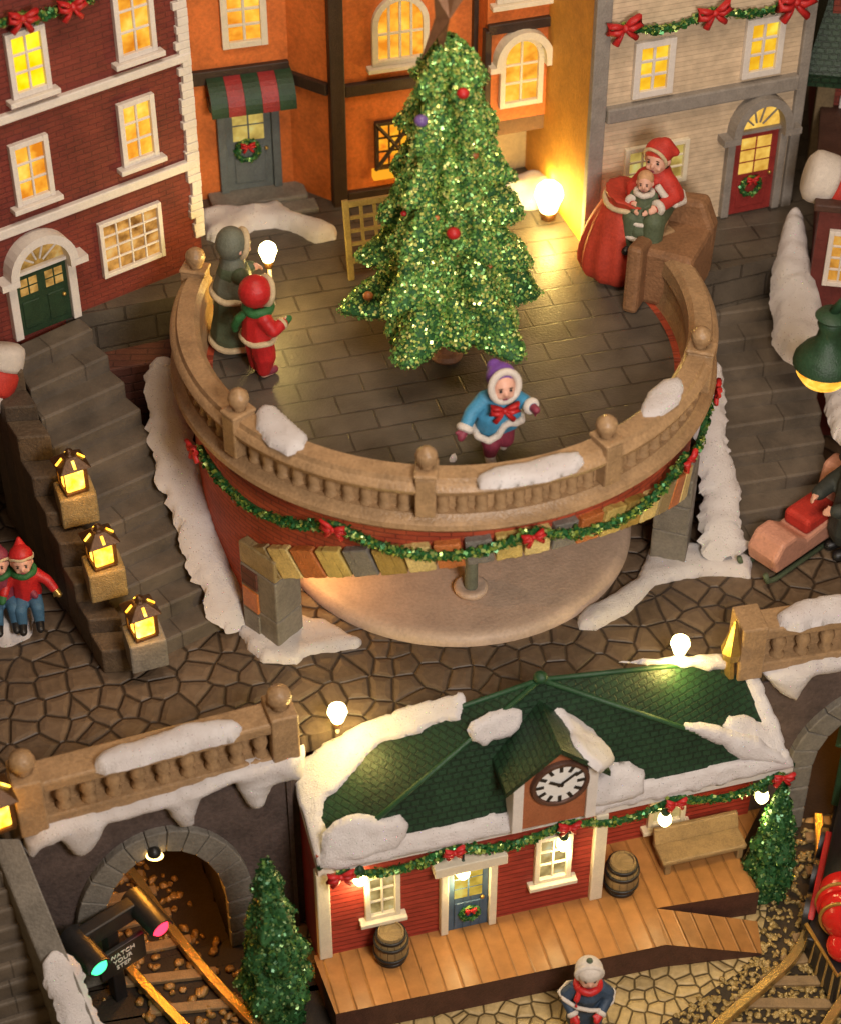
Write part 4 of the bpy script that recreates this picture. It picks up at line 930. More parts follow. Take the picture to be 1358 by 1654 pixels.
# snow on the station roof, each patch on its own roof plane
def tri_plane(a, b, c):
    e1 = (b-a).normalized(); n = (b-a).cross(c-a).normalized()
    if n.z < 0: n = -n
    return Plane(a, e1, n.cross(e1))
PF, PLf, PRt = tri_plane(FLc, FRc, AP), tri_plane(BL, FLc, AP), tri_plane(FRc, BR, AP)
snow(PLf, [(470, 1238), (560, 1178), (660, 1140), (745, 1117), (750, 1135), (742, 1162), (700, 1170), (665, 1190), (620, 1198), (590, 1222), (560, 1265), (530, 1290), (520, 1320), (530, 1345), (540, 1395), (514, 1404), (490, 1320)], 'big snow sheet over the left slope of the station roof', .07, d=.01)
snow(PF, [(516, 1402), (522, 1350), (545, 1325), (580, 1316), (620, 1322), (645, 1316), (662, 1332), (655, 1350), (640, 1372), (580, 1388)], 'snow patch at the left front corner of the station roof', .09, d=.01)
m_up = Plane(FG.P(gm, ga[1]+.06, 0), FG.e1*-1+Vector((0, 0, -sl_)), -FG.n)
PGL = tri_plane(FG.P(gm-1, ga[1]+.06-sl_, .1), FG.P(gm, ga[1]+.06, .1), FG.P(gm, ga[1]+.06, -1)); PGR = tri_plane(FG.P(gm, ga[1]+.06, .1), FG.P(gm+1, ga[1]+.06-sl_, .1), FG.P(gm, ga[1]+.06, -1))
snow(PF, [(756, 1182), (762, 1168), (790, 1152), (825, 1142), (843, 1152), (842, 1172), (825, 1190), (795, 1196), (782, 1208), (772, 1200), (762, 1196)], 'oval snow patch left of the clock gable on the front slope', .08, d=.03)
snow(PGR, [(884, 1135), (898, 1126), (925, 1138), (945, 1165), (960, 1192), (985, 1215), (992, 1235), (970, 1245), (945, 1228), (925, 1205), (918, 1180), (900, 1155)], 'snow strip down the right slope of the clock gable', .08)
snow(PF, [(945, 1275), (968, 1245), (985, 1232), (1015, 1230), (1038, 1245), (1042, 1275), (1020, 1290), (970, 1302), (950, 1300)], 'round snow heap at the right foot of the clock gable', .14, d=.02)
snow(PF, [(1100, 1178), (1108, 1168), (1140, 1168), (1185, 1182), (1225, 1192), (1268, 1222), (1272, 1236), (1215, 1228), (1190, 1226), (1165, 1205), (1130, 1192)], 'snow patch on the front slope near the right eave corner of the station', .1, d=.01)
snow(PRt, [(1165, 1172), (1175, 1155), (1200, 1150), (1222, 1162), (1230, 1168), (1215, 1130), (1200, 1090), (1193, 1072), (1216, 1070), (1240, 1125), (1278, 1232), (1250, 1225), (1215, 1205), (1180, 1190)], 'wing shaped snow patch on the right slope of the station roof', .07, d=.01)
snow(PRt, [(1000, 1070), (1040, 1064), (1110, 1058), (1172, 1056), (1185, 1066), (1178, 1080), (1135, 1084), (1090, 1074), (1040, 1072)], 'thin snow strip along the rear hip of the station roof', .09, d=.02)
ED = Plane(FLc+Vector((0, 0, -.1)), (FRc-FLc), (0, 0, 1))
snow(PF, [(514, 1404), (520, 1378), (600, 1358), (720, 1332), (830, 1306), (900, 1288), (1000, 1268), (1100, 1247), (1200, 1225), (1270, 1212), (1283, 1238), (1200, 1259), (1050, 1293), (900, 1327), (700, 1372), (560, 1403)], 'narrow snow band along the front eave of the station', .08)
# garland, bows, hanging lamps
gb = [(549, 1408), (730, 1368), (915, 1328), (1088, 1290), (1260, 1250)]; pts = []
FE = Plane(FLc+Vector((0, 0, 0)), Vector((FRc.x-FLc.x, FRc.y-FLc.y, 0)), (0, 0, 1)); FE = Plane(Vector((FLc.x, FLc.y, 0))+FE.n*.04, FE.e1, (0, 0, 1))
for (xa, ya), (xb, yb) in zip(gb, gb[1:]):
    for i in range(12): f = i/12; u, z = FE.at(xa+(xb-xa)*f, ya+(yb-ya)*f+16*math.sin(math.pi*f)); pts.append(FE.P(u, z, .0))
pts.append(FE.P(*FE.at(*gb[-1]), 0))
garland('garland', 'green glitter garland with red bows along the snowy eave of the station', pts, [FE.n]*len(pts), .07, [(FE.P(*FE.at(*b), .03), FE.e1, FE.n) for b in gb], bsize=.8)
for (x, y, lab) in ((582, 1418, 'leftmost bulb under the station eave, beside the left window'), (748, 1408, 'bulb hanging before the blue station door'), (910, 1362, 'bulb hanging before the middle window of the station'), (1074, 1322, 'bulb hanging before the porch window of the station'), (1231, 1285, 'rightmost bulb under the station eave, before the glitter shrub')):
    u, z = FE.at(x, y); p = FE.P(u, z, -.02); t = thing('light_bulb', lab, 'bulb', p, 'bulbs hung along the station eave')
    MB().lathe([(0, -.17), (.06, -.15), (.1, -.08), (.105, -.02), (.08, .06), (.06, .1)], 14, Matrix.Translation(p)).build('glass', BULBM, t, True)
    MB().lathe([(.07, .1), (.075, .14), (.06, .2), (.02, .24), (.0, .26)], 12, Matrix.Translation(p)).build('cap', GREEN, t, True)
    MB().cap(p+Vector((0, 0, .22)), p+Vector((0, .06, .42)), .018, .018, 6).build('wire', BLACK, t, True)
    par(point('bulb_light', p+Vector((.0, -.05, -.34)), 20, (1, .72, .32), .1), t)
# platform with ramp, barrels, bench
pf = [W(518, 1556, sZ), W(545, 1648, sZ)]
uA, uB = FS.at(545, 1640, 0)[0], su2+.4
t = thing('platform', 'long brown plank platform with a sloping ramp end in front of the station', 'platform', FS.P(2, 0))
PLT = Plane(FS.P(0, sZ, 0), FS.e1, (-FS.e1.y, FS.e1.x, 0))
def pl2(px, py, z): v = W(px, py, z)-PLT.o; return v.dot(PLT.e1), v.dot(PLT.e2)
poly = [pl2(508, 1548, sZ), pl2(543, 1638, sZ), pl2(1075, 1526, sZ), pl2(1058, 1467, sZ), pl2(1226, 1440, sZ), pl2(1190, 1380, sZ), (su2+.25, .95), (su1-.05, .95), (su1-.05, .05), (-.1, .05)]
pw = [PLT.P(*q) for q in poly]
def plank_uv(p): return (p-PLT.o).dot(PLT.e1), (p-PLT.o).dot(PLT.e2)
m = MB(); m.add(pw, [tuple(range(len(pw)))]); deck = m.build('deck', PLANK, t, uvf=plank_uv)
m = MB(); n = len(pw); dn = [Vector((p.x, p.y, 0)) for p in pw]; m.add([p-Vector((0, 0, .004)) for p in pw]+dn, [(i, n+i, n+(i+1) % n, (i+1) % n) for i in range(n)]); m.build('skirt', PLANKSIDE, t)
r0, r1 = PLT.P(*pl2(1075, 1526, sZ)), PLT.P(*pl2(1058, 1467, sZ))
r2, r3 = W(1228, 1500, .08), W(1225, 1536, .08); m = MB(); rp = [r1, r0, r3, r2]
m.add([r1, r0, W(1230, 1540, .06), W(1222, 1488, .06)], [(0, 1, 2, 3)]); m.build('ramp', PLANK, t, uvf=plank_uv)
m = MB(); dz = Vector((0, 0, -.004)); a, b = r0+dz, W(1230, 1540, .06)+dz; c, d = r1+dz, W(1222, 1488, .06)+dz
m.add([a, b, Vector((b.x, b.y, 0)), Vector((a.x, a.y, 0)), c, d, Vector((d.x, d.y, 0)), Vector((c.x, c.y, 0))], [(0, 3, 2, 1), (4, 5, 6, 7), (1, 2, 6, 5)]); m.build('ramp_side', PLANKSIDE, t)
def barrel(label, p, s):
    t = thing('barrel', label, 'barrel', p, 'barrels on the station platform'); M = Matrix.Translation(Vector(p)) @ Matrix.Scale(s, 4)
    B = MB().lathe([(0, 0), (.2, 0), (.27, .2), (.29, .36), (.27, .52), (.21, .72), (.19, .72), (.18, .68), (0, .68)], 22, M); 
    B.build('staves', BARRELM, t, True, uvf=lambda q, p=Vector(p): (math.atan2(q.y-p.y, q.x-p.x)*.27, q.z), autos=40)
    for z, r in ((.08, .24), (.22, .283), (.5, .278), (.64, .242)): MB().lathe([(r-.012, z-.03), (r+.018, z-.03), (r+.016, z+.03), (r-.012, z+.03), (r-.012, z-.03)], 22, M).build('hoop', BLACK, t, True)
barrel('dark hooped barrel below the left station window', W(632, 1552, sZ)+Vector((0, .06, 0)), .9)
barrel('brown barrel standing in the porch beside the bench', W(1001, 1436, sZ)+Vector((0, .02, 0)), .92)
t = thing('bench', 'solid slab wooden bench under the porch window of the station', 'bench', W(1115, 1395, sZ))
q = FS2; u0, u1 = FS.at(1052, 1400, -.45)[0], FS.at(1186, 1370, -.45)[0]
MB().fbox(FS, u0, u1, sZ+.22, sZ+.32, -.55, -.05).build('seat', WOOD, t, bevel=.03)
m = MB(); m.prism([(-.52, sZ+.32), (-.6, sZ+.56), (-.52, sZ+.58), (-.42, sZ+.32)], u0, u1, Matrix((( -FS.n.x*-1, 0, FS.e1.x, FS.P(0, 0).x), (-FS.n.y*-1, 0, FS.e1.y, FS.P(0, 0).y), (0, 1, 0, 0), (0, 0, 0, 1)))); m.build('backrest', WOOD, t, bevel=.02)
for uu in (u0+.05, u1-.15): MB().fbox(FS, uu, uu+.1, sZ, sZ+.22, -.53, -.07).build('leg', WOOD, t, bevel=.02)

# ============================================================ GLITTER TREE, SHRUBS, LAMPS
def blob_tree(t, cx, cy, z0, prof, lobes, amp, tiers, nflake, fsz, mat, base, seed, lean=(0, 0)):
    """crown whose radius swells into lobes (around) and tiers (up), covered in foil flakes"""
    nz, na = 150, 120; H = prof[-1][0]; rr = random.Random(seed); ph = [rr.random()*6.28 for _ in range(40)]
    def rad(z, a):
        for (za, ra), (zb, rb) in zip(prof, prof[1:]):
            if z <= zb: r = ra+(rb-ra)*(z-za)/(zb-za); break
        else: r = prof[-1][1]
        k = z/H*tiers; ti = int(k); f = k-ti
        tier = .74+.44*(1-f)**.9*min(1, f*6+.2)           # each tier droops wide at its foot
        lob = 1+amp*math.cos(lobes*a+ph[ti % 40])*(1-.3*f)+amp*.45*math.cos((lobes*2+1)*a+ph[(ti+7) % 40])
        p = Vector((r*math.cos(a)*3, r*math.sin(a)*3, z*3)); return max(.02, r*tier*lob*(1+.1*noise.noise(p))+.05*noise.noise(p*2.2))
    def P(z, a):
        r = rad(z, a); return Vector((cx+lean[0]*z/H+r*math.cos(a), cy+lean[1]*z/H+r*math.sin(a), z0+z-.16*r*(1-((z/H*tiers) % 1))))
    m = MB(); m.v = [P(H*i/nz, 2*math.pi*j/na) for i in range(nz+1) for j in range(na)]
    m.f = [(i*na+j, i*na+(j+1) % na, (i+1)*na+(j+1) % na, (i+1)*na+j) for i in range(nz) for j in range(na)]+[tuple(range(na))]
    crown = m.build('crown', base, t, True); smp = []
    zs = []; tot = 0
    for i in range(nz): z = H*(i+.5)/nz; tot += rad(z, 0)+.1; zs.append(tot)
    import bisect
    for _ in range(nflake):
        i = bisect.bisect(zs, rr.random()*tot); i = min(i, nz-1); z = H*(i+rr.random())/nz; a = rr.random()*6.283
        p = P(z, a); n = (P(z, a+.03)-P(z, a-.03)).cross(P(min(H, z+.03), a)-P(max(0, z-.03), a))
        if n.length < 1e-8: n = Vector((math.cos(a), math.sin(a), .3))
        n.normalize(); smp.append((p+n*(.005+.03*rr.random()), n))
    foil(flakes(smp, fsz, seed), 'foil_needles', mat, crown); return P, crown
T0 = Vector((TX+.04, TY+.03, ZT)); FT_ = Fac(T0, 0)
ztop = FT_.at(718, 58)[1]; ZC = 7.93; Ht = ztop-ZC
t = thing('christmas_tree', 'tall green glitter christmas tree with a copper star at the centre of the terrace', 'christmas tree', T0)
P, cr = blob_tree(t, T0.x, T0.y, ZC, [(0, 1.08), (.4, 1.03), (1.0, .88), (Ht*.45, .7), (Ht*.7, .51), (Ht*.88, .36), (Ht*.97, .22), (Ht, .06)], 5, .26, 6, 52000, .019, TREEG, TREEBASE, 5)
MB().lathe([(.0, 7.0), (.24, 7.0), (.26, 7.04), (.22, 7.1), (.14, 7.12), (.12, 8.4), (0, 8.4)], 20, Matrix.Translation((T0.x, T0.y, 0))).build('trunk', paint('tree_foot', (.3, .14, .07), .5), t, True, autos=40)
st = MB(); c = Vector((T0.x-.07, T0.y-.12, ztop+.42)); S1 = Matrix.Translation(c) @ Matrix.Rotation(R(14), 4, 'Y') @ Matrix.Rotation(R(20), 4, 'Z')
v = []; 
for i in range(10):
    a = R(90+36*i); r_ = .62 if i % 2 == 0 else .26; v.append(S1 @ Vector((r_*math.cos(a)*.42, .0, r_*math.sin(a)*1.5)))
st.add(v+[S1 @ Vector((0, -.2, 0)), S1 @ Vector((0, .2, 0))], [(i, (i+1) % 10, 10) for i in range(10)]+[((i+1) % 10, i, 11) for i in range(10)]); st.build('star', COPPER, t)
ORN = {'red': RED, 'purple': paint('purple_ball', (.17, .1, .3), .3), 'orange': paint('orange_ball', (.5, .17, .05), .35), 'brown': COPPER}
FTb = Fac(T0, 0); ob = None
for (x, y, c_, s) in ((747, 151, 'red', 1), (680, 195, 'purple', 1.1), (764, 250, 'orange', .9), (732, 377, 'red', 1.15), (736, 409, 'red', .65), (638, 278, 'red', .85), (595, 478, 'orange', .9), (648, 492, 'brown', .9), (705, 352, 'orange', .5), (652, 345, 'red', .5), (790, 430, 'orange', .45)):
    u, z = FTb.at(x, y); best = None               # ball sits on the crown where the line of sight meets it
    d = ray(x, y); k0 = (T0.y-2.0-CAM.y)/d.y
    for i in range(400):
        p = CAM+d*(k0+i*.008); zz = p.z-ZC
        if 0 < zz < Ht:
            a = math.atan2(p.y-T0.y, p.x-T0.x); r_ = math.hypot(p.x-T0.x, p.y-T0.y); q = P(zz, a)
            if r_ <= math.hypot(q.x-T0.x, q.y-T0.y)+.02: best = p; break
    if best is None: continue
    o = tag(MB().ell(best, (.09*s, .08*s, .08*s), 14).build('ornament', ORN[c_], None, True), {(747, 151): 'red ball highest on the glitter tree', (680, 195): 'only purple bauble, on the upper left of the glitter tree', (764, 250): 'orange bauble on the right side of the glitter tree', (732, 377): 'largest red ball, low in the middle of the glitter tree', (736, 409): 'small red bauble just below the largest red ball on the tree', (638, 278): 'red bauble on the left edge of the glitter tree', (595, 478): 'orange bauble at the lower left edge of the glitter tree', (648, 492): 'brown bauble on the lowest left branches of the glitter tree', (705, 352): 'tiny orange bauble left of the largest red ball on the tree', (652, 345): 'tiny red bauble on the left middle of the glitter tree', (790, 430): 'tiny orange bauble low on the right of the glitter tree'}[x, y], 'bauble', 'baubles on the glitter tree')
for (px, py, top, w, lab, seed, nf) in ((450, 1640, 1392, .46, 'glittering green shrub left of the station by the track', 11, 5200), (1236, 1440, 1272, .34, 'glittering green shrub right of the station by the tunnel', 12, 3200)):
    b = W(px, py, .0); zt_ = Fac(b, 0).at(px, top)[1]; t = thing('shrub', lab, 'shrub', b, 'glitter shrubs beside the station')
    blob_tree(t, b.x, b.y, .05, [(0, w*.75), (zt_*.25, w), (zt_*.6, w*.7), (zt_*.9, w*.3), (zt_, .03)], 5, .12, 5, nf, .02, BUSHG, TREEBASE, seed)
    MB().lathe([(.08, 0), (.07, .3)], 8, Matrix.Translation(b)).build('trunk', TIMBER, t)

def bulb_post(label, px, py, foot, r, power, warm=(1, .72, .2), zz=None):
    f = Vector(foot); F_ = Fac(f, 0); z = F_.at(px, py)[1]; x = F_.P(F_.at(px, py)[0], z)
    t = thing('lamp_post', label, 'lamp', f, 'bare bulbs on thin posts')
    MB().cap(f, Vector((x.x, x.y, z-r*1.3)), .035, .028, 8).build('post', CREAM, t, True)
    MB().lathe([(0, -2.1*r), (.42*r, -2.05*r), (.5*r, -1.7*r), (.62*r, -1.25*r), (.5*r, -1.15*r)], 12, Matrix.Translation(x)).build('socket', BRONZE, t, True)
    MB().lathe([(0, -1.5*r), (.45*r, -1.4*r), (.6*r, -1.1*r), (.75*r, -.6*r), (.98*r, 0), (.85*r, .55*r), (.5*r, .9*r), (0, 1.05*r)], 16, Matrix.Translation(x)).build('bulb', BULBM, t, True)
    par(point('post_light', x+Vector((0, -r*2.6, -.05)), power*1.1, warm, .12), t); par(point('post_light', x+Vector((0, r*1.9, .0)), power*.22, warm, .12), t)
bulb_post('lit bulb on a thin post beside the grey caped figure on the terrace', 433, 405, W(442, 492, ZT), .15, 60)
bulb_post('biggest brightest bulb, at the back of the terrace right of the tree', 886, 315, W(888, 352, ZT), .25, 110, (1, .68, .16))
bulb_post('lit bulb on the plaza edge behind the left end of the station roof', 545, 1150, Vector((-1.2, -4.62, ZP)), .15, 42)
bulb_post('lit bulb on the plaza edge behind the right end of the station roof', 1098, 1040, Vector((3.6, -3.5, ZP)), .15, 45)
p = W(1184, 1030, 4.6); t = thing('brass_finial', 'small brass leaf shaped finial at the left end of the right balustrade', 'finial', p)
MB().lathe([(0, -.45), (.14, -.4), (.17, -.25), (.1, 0), (.05, .25), (0, .4)], 7, Matrix.Translation(p)).build('leaf', GOLD, t)
MB().lathe([(.1, -.8), (.06, -.45)], 8, Matrix.Translation(p)).build('stem', GOLD, t)
# big green lamp at the right edge
p = W(1336, 560, 8.2); t = thing('street_lamp', 'dark green bell shaped street lamp with glowing amber bowl at the right edge', 'street lamp', (p.x+1.0, p.y, ZP)); M = Matrix.Translation(p)
MB().lathe([(.0, .62), (.2, .6), (.25, .54), (.17, .46), (.2, .4), (.16, .3), (.2, .1), (.36, -.05), (.46, -.2), (.47, -.3), (.43, -.32)], 24, M).build('shade', GREEN, t, True, autos=50)
MB().lathe([(.42, -.31), (.4, -.45), (.3, -.6), (.12, -.7), (0, -.72)], 24, M).build('bowl', AMBERM, t, True)
MB().tube([p+Vector((0, 0, .6)), p+Vector((.15, 0, .85)), p+Vector((.6, 0, 1.0)), p+Vector((1.0, 0, .8)), p+Vector((1.0, 0, .2)), Vector((p.x+1.0, p.y, ZP))], .07, 10).build('post', GREEN, t, True)
par(point('street_light', p+Vector((0, 0, -1.0)), 25, (1, .6, .2), .2), t)
snow(Floor(5.4), [(1335, 612), (1358, 605), (1400, 610), (1420, 700), (1375, 730), (1345, 705), (1332, 660)], 'snow heap under the dark green lamp at the right edge', .4, 'snow_bank', w=.5)

# ============================================================ PEOPLE
class Fig:
    """front = -y, z up, about two units tall; parts built in local space and carried to place"""
    def __init__(s, label, loc, rot, sc_, J, group=None, head=1.0, turn=0, nod=0, hands=True):
        s.t = thing('person', label, 'person', loc, group); s.T = Matrix.Translation(Vector(loc)) @ Matrix.Rotation(R(rot), 4, 'Z') @ Matrix.Scale(sc_, 4); s.sc = sc_; s.J = J
        s.hM = Matrix.Translation(J['head']) @ Matrix.Rotation(R(turn), 4, 'Z') @ Matrix.Rotation(R(nod), 4, 'X') @ Matrix.Scale(head, 4)
        m = s.mb(); h = s.hM; V = Vector
        m.ell((0, 0, 0), (.19, .21, .24), 16, h); m.ell((0, -.03, -.1), (.14, .17, .14), 14, h)
        m.ell((0, -.215, -.02), (.032, .045, .045), 8, h)
        for k in (-1, 1): m.ell((k*.19, .01, -.02), (.03, .045, .06), 8, h); m.ell((k*.085, -.17, -.07), (.05, .04, .045), 8, h)
        m.cap(J['neck'], (h @ V((0, .02, -.12))), .1, .09); m.cap(J['pelvis'], J['chest'], .2, .21); m.cap(J['chest'], J['neck'], .19, .11)
        for k in 'LR':
            m.cap(J['sh'+k], J['el'+k], .095, .075); m.cap(J['el'+k], J['ha'+k], .07, .052); m.cap(J['chest'], J['sh'+k], .13, .1)
            m.cap(J['hip'+k], J['kn'+k], .135, .1); m.cap(J['kn'+k], J['an'+k], .095, .065)
            f = V(J['an'+k]); d = V(J.get('toe'+k, (0, -1, 0))).normalized(); m.cap(f+V((0, .0, -.05)), f+d*.17+V((0, 0, -.07)), .07, .055)
            if hands: s.hand(m, V(J['el'+k]), V(J['ha'+k]), k)
        s.body = fuse(m.build('body', SKIN, s.t, True), .021*sc_)
        for k in (-1, 1):
            e = s.mb(); e.ell((k*.075, -.192, .03), (.024, .018, .02), 8, h); e.build('eye', BLACK, s.body, True)
            b = s.mb(); b.ell((k*.075, -.198, .075), (.035, .012, .01), 8, h); b.build('eyebrow', TIMBER, s.body, True)
        e = s.mb(); e.ell((0, -.2, -.115), (.045, .016, .014), 10, h); e.build('mouth', MAROON, s.body, True)
    def hand(s, m, el, ha, k):
        d = (ha-el).normalized(); side = d.cross(Vector((0, -1, .2))).normalized(); up = side.cross(d)
        m.ell(ha+d*.05, (.055, .05, .06), 10)
        for i in range(4):
            b = ha+d*.08+side*(i-1.5)*.03; L = (.07, .085, .08, .06)[i]; mid = b+d*L*.6+up*-.01; m.cap(b, mid, .017, .016, 6); m.cap(mid, mid+d*L*.4-up*.03, .016, .013, 6)
        sg = 1 if k == 'L' else -1; b = ha+d*.03+side*sg*.05; m.cap(b, b+d*.05+side*sg*.035, .02, .016, 6)
    def mb(s): m = MB(); m.M = s.T; return m
    def part(s, m, name, mat, parent=None, vox=.022, label=None):
        o = m.build(name, mat, parent or s.t, True, label=label)
        return fuse(o, vox*s.sc) if vox else o
    def mitten(s, k, mat):
        J = s.J; el, ha = Vector(J['el'+k]), Vector(J['ha'+k]); d = (ha-el).normalized(); m = s.mb(); side = d.cross(Vector((0, -1, .2))).normalized()
        m.cap(ha, ha+d*.13, .075, .065); m.cap(ha+d*.03+side*.05, ha+d*.1+side*.1, .03, .026); return s.part(m, 'mitten', mat)
    def cuff(s, k, mat, r=.1):
        J = s.J; el, ha = Vector(J['el'+k]), Vector(J['ha'+k]); d = (ha-el).normalized(); m = s.mb()
        ring = d.orthogonal().normalized(); w = d.cross(ring); m.tube([ha-d*.02+(ring*math.cos(a)+w*math.sin(a))*r*.62 for a in [6.2832*i/14 for i in range(15)]], r*.55, 8); return s.part(m, 'fur_cuff', mat)
    def sleeves(s, m, r=1.25):
        for k in 'LR': J = s.J; m.cap(J['sh'+k], J['el'+k], .125*r, .1*r); m.cap(J['el'+k], Vector(J['el'+k]).lerp(Vector(J['ha'+k]), .92), .1*r, .09*r); m.cap(J['chest'], J['sh'+k], .2*r*.8, .13*r)
    def ring(s, c, rx, ry, r, name, mat, tilt=0, n=22):
        m = s.mb(); c = Vector(c); Mx = Matrix.Translation(c) @ Matrix.Rotation(R(tilt), 4, 'X'); m.tube([Mx @ Vector((rx*math.cos(a), ry*math.sin(a), .012*math.sin(5*a))) for a in [6.2832*i/n for i in range(n+1)]], r, 9); return s.part(m, name, mat)
    def hring(s, rx, rz, y, r, name, mat, tilt=0, zc=0):       # fur ring round the face
        m = s.mb(); Mx = s.hM @ Matrix.Translation((0, y, zc)) @ Matrix.Rotation(R(tilt), 4, 'X'); m.tube([Mx @ Vector((rx*math.cos(a), 0, rz*math.sin(a))) for a in [6.2832*i/22 for i in range(23)]], r, 9); return s.part(m, name, mat)
def pose(**k):
    J = dict(head=(0, -.02, 1.62), neck=(0, .02, 1.32), chest=(0, .02, 1.15), pelvis=(0, .03, .78), shL=(.2, .02, 1.24), shR=(-.2, .02, 1.24), elL=(.3, -.02, 1.0), elR=(-.3, -.02, 1.0), haL=(.32, -.16, .82), haR=(-.32, -.16, .82),
             hipL=(.1, .03, .74), hipR=(-.1, .03, .74), knL=(.11, 0, .42), knR=(-.11, 0, .42), anL=(.11, .03, .12), anR=(-.11, .03, .12)); J.update(k); return J

# ---- child skating in a blue coat
f = Fig('skating child in a blue fur trimmed coat, purple hat and maroon trousers', W(799, 743, ZT), 14, .95, pose(head=(.0, -.24, 1.6), neck=(0, -.12, 1.34), chest=(0, -.06, 1.14), elR=(-.42, -.12, 1.08), haR=(-.56, -.26, .9), elL=(.42, -.02, 1.06), haL=(.47, -.22, 1.1), knR=(-.1, -.1, .42), anR=(-.1, -.06, .14), knL=(.14, .0, .4), anL=(.18, .3, .3), toeL=(0, -.5, -.8), shL=(.2, -.06, 1.24), shR=(-.2, -.06, 1.24)), head=1.0, turn=8, nod=-22)
m = f.mb(); f.sleeves(m, 1.1); m.cap((0, -.06, 1.18), (0, 0, .85), .25, .3); m.cap((-.07, -.06, .95), (-.1, -.04, .82), .27, .26); m.cap((.1, .0, .95), (.14, .02, .8), .25, .25); m.cap((0, -.08, 1.2), (0, -.12, 1.36), .2, .13); f.part(m, 'coat', BLUE)
m = f.mb(); cx = [(-.38, -.0, .76), (-.34, -.2, .68), (-.2, -.31, .65), (-.06, -.31, .73), (.02, -.3, .88), (.1, -.3, .93), (.22, -.27, .88), (.34, -.16, .82), (.38, .02, .8), (.32, .22, .78), (.1, .28, .76), (-.18, .26, .74), (-.34, .16, .74), (-.38, 0, .76)]; m.tube(cx, .062, 9); f.part(m, 'fur_hem', FUR)
m = f.mb()
for k in 'LR': m.cap(f.J['hip'+k], f.J['kn'+k], .2, .15); m.cap(f.J['kn'+k], Vector(f.J['an'+k])+Vector((0, 0, .08)), .15, .11)
f.part(m, 'trousers', MAROON)
for k in 'LR': f.mitten(k, MAROON); f.cuff(k, FUR, .12)
m = f.mb(); m.ell((0, .09, .1), (.225, .21, .21), 16, f.hM); m.cap(f.hM @ Vector((0, .1, .16)), f.hM @ Vector((-.03, .14, .26)), .19, .12); f.part(m, 'hat', PURPLE)
f.hring(.215, .235, -.1, .06, 'fur_hood_rim', FUR, 10)
m = f.mb(); bow_mesh(m, Vector((.02, -.3, 1.2)), Vector((1, 0, 0)), Vector((0, 0, 1)), Vector((0, -1, 0)), .95); f.part(m, 'neck_bow', RED, vox=0)
for k in 'LR':
    a = Vector(f.J['an'+k]); d = Vector(f.J.get('toe'+k, (0, -1, 0))).normalized(); m = f.mb(); m.cap(a+Vector((0, 0, .08)), a-Vector((0, 0, .04)), .095, .085); m.cap(a-Vector((0, 0, .05)), a+d*.2-Vector((0, 0, .05)), .085, .07); sk = f.part(m, 'skate', FUR)
    b = f.mb(); u = Vector((0, 0, 1)); b.tube([a-d*.14-u*.15, a-u*.14, a+d*.24-u*.15], .016, 6); b.build('blade', RAILM, sk, True)
snow(Floor(ZT), [(722, 742), (735, 733), (741, 740), (733, 750), (724, 748)], 'tiny snow lump on the terrace floor left of the skating child', .09)

# ---- child in red, seen from behind
f = Fig('child in a round red hat, green scarf and red jacket seen from behind', W(424, 603, ZT), 125, .9, pose(elL=(.34, -.06, 1.05), haL=(.3, -.3, 1.12), elR=(-.34, -.06, 1.05), haR=(-.3, -.28, 1.1)), head=1.05, nod=4)
m = f.mb(); f.sleeves(m, 1.15); m.cap((0, .03, 1.18), (0, .03, .85), .25, .29); m.cap((0, .02, 1.2), (0, 0, 1.36), .2, .12); f.part(m, 'jacket', RED)
f.ring((0, .03, .8), .3, .27, .055, 'fur_hem', CREAMFUR)
m = f.mb()
for k in 'LR': m.cap(f.J['hip'+k], f.J['kn'+k], .21, .2); m.cap(f.J['kn'+k], Vector(f.J['an'+k])+Vector((0, 0, .05)), .2, .13)
f.part(m, 'trousers', RED)
m = f.mb()
for k in 'LR': a = Vector(f.J['an'+k]); m.cap(a, a+Vector((0, -.2, -.03)), .09, .08)
f.part(m, 'shoes', MAROON)
for k in 'LR': f.mitten(k, LEAFG); f.cuff(k, CREAMFUR)
m = f.mb(); m.ell((0, .06, .06), (.26, .27, .27), 16, f.hM); f.part(m, 'hat', RED); f.hring(.2, .23, -.13, .055, 'fur_hat_rim', CREAMFUR, 12)
f.ring((0, 0, 1.36), .2, .2, .085, 'scarf', LEAFG)
m = f.mb(); m.tube([(.02, .2, 1.34), (.1, .32, 1.2), (.18, .36, 1.02), (.2, .34, .9)], [.07, .08, .075, .06], 8); f.part(m, 'scarf_tail', LEAFG)

# ---- grown up in a grey green hooded cape
f = Fig('tall figure in a grey green hooded cape with cream fur trim', W(389, 553, ZT), 118, 1.1, pose(elL=(.3, -.1, 1.05), haL=(.2, -.32, 1.05), elR=(-.3, -.1, 1.05), haR=(-.2, -.32, 1.05)), head=.8, nod=8)
m = f.mb(); m.cap((0, .03, 1.2), (0, .05, .5), .24, .31); m.cap((0, .05, .5), (0, .06, .22), .31, .36); f.part(m, 'coat', SAGE); f.ring((0, .06, .12), .35, .35, .05, 'fur_hem', CREAMFUR)
m = f.mb(); f.sleeves(m, 1.0); f.part(m, 'sleeves', SAGE)
m = f.mb(); m.cap((0, .03, 1.34), (0, .05, .98), .19, .29); m.cap((.14, 0, 1.2), (.2, .02, .98), .15, .17); m.cap((-.14, 0, 1.2), (-.2, .02, .98), .15, .17); f.part(m, 'cape', GREYCAPE); f.ring((0, .04, .9), .33, .3, .05, 'fur_trim', CREAMFUR)
m = f.mb(); m.ell((0, .06, .04), (.27, .27, .31), 16, f.hM); f.part(m, 'hood', GREYCAPE); f.hring(.2, .25, -.12, .05, 'hood_rim', CREAMFUR, 8)
m = f.mb()
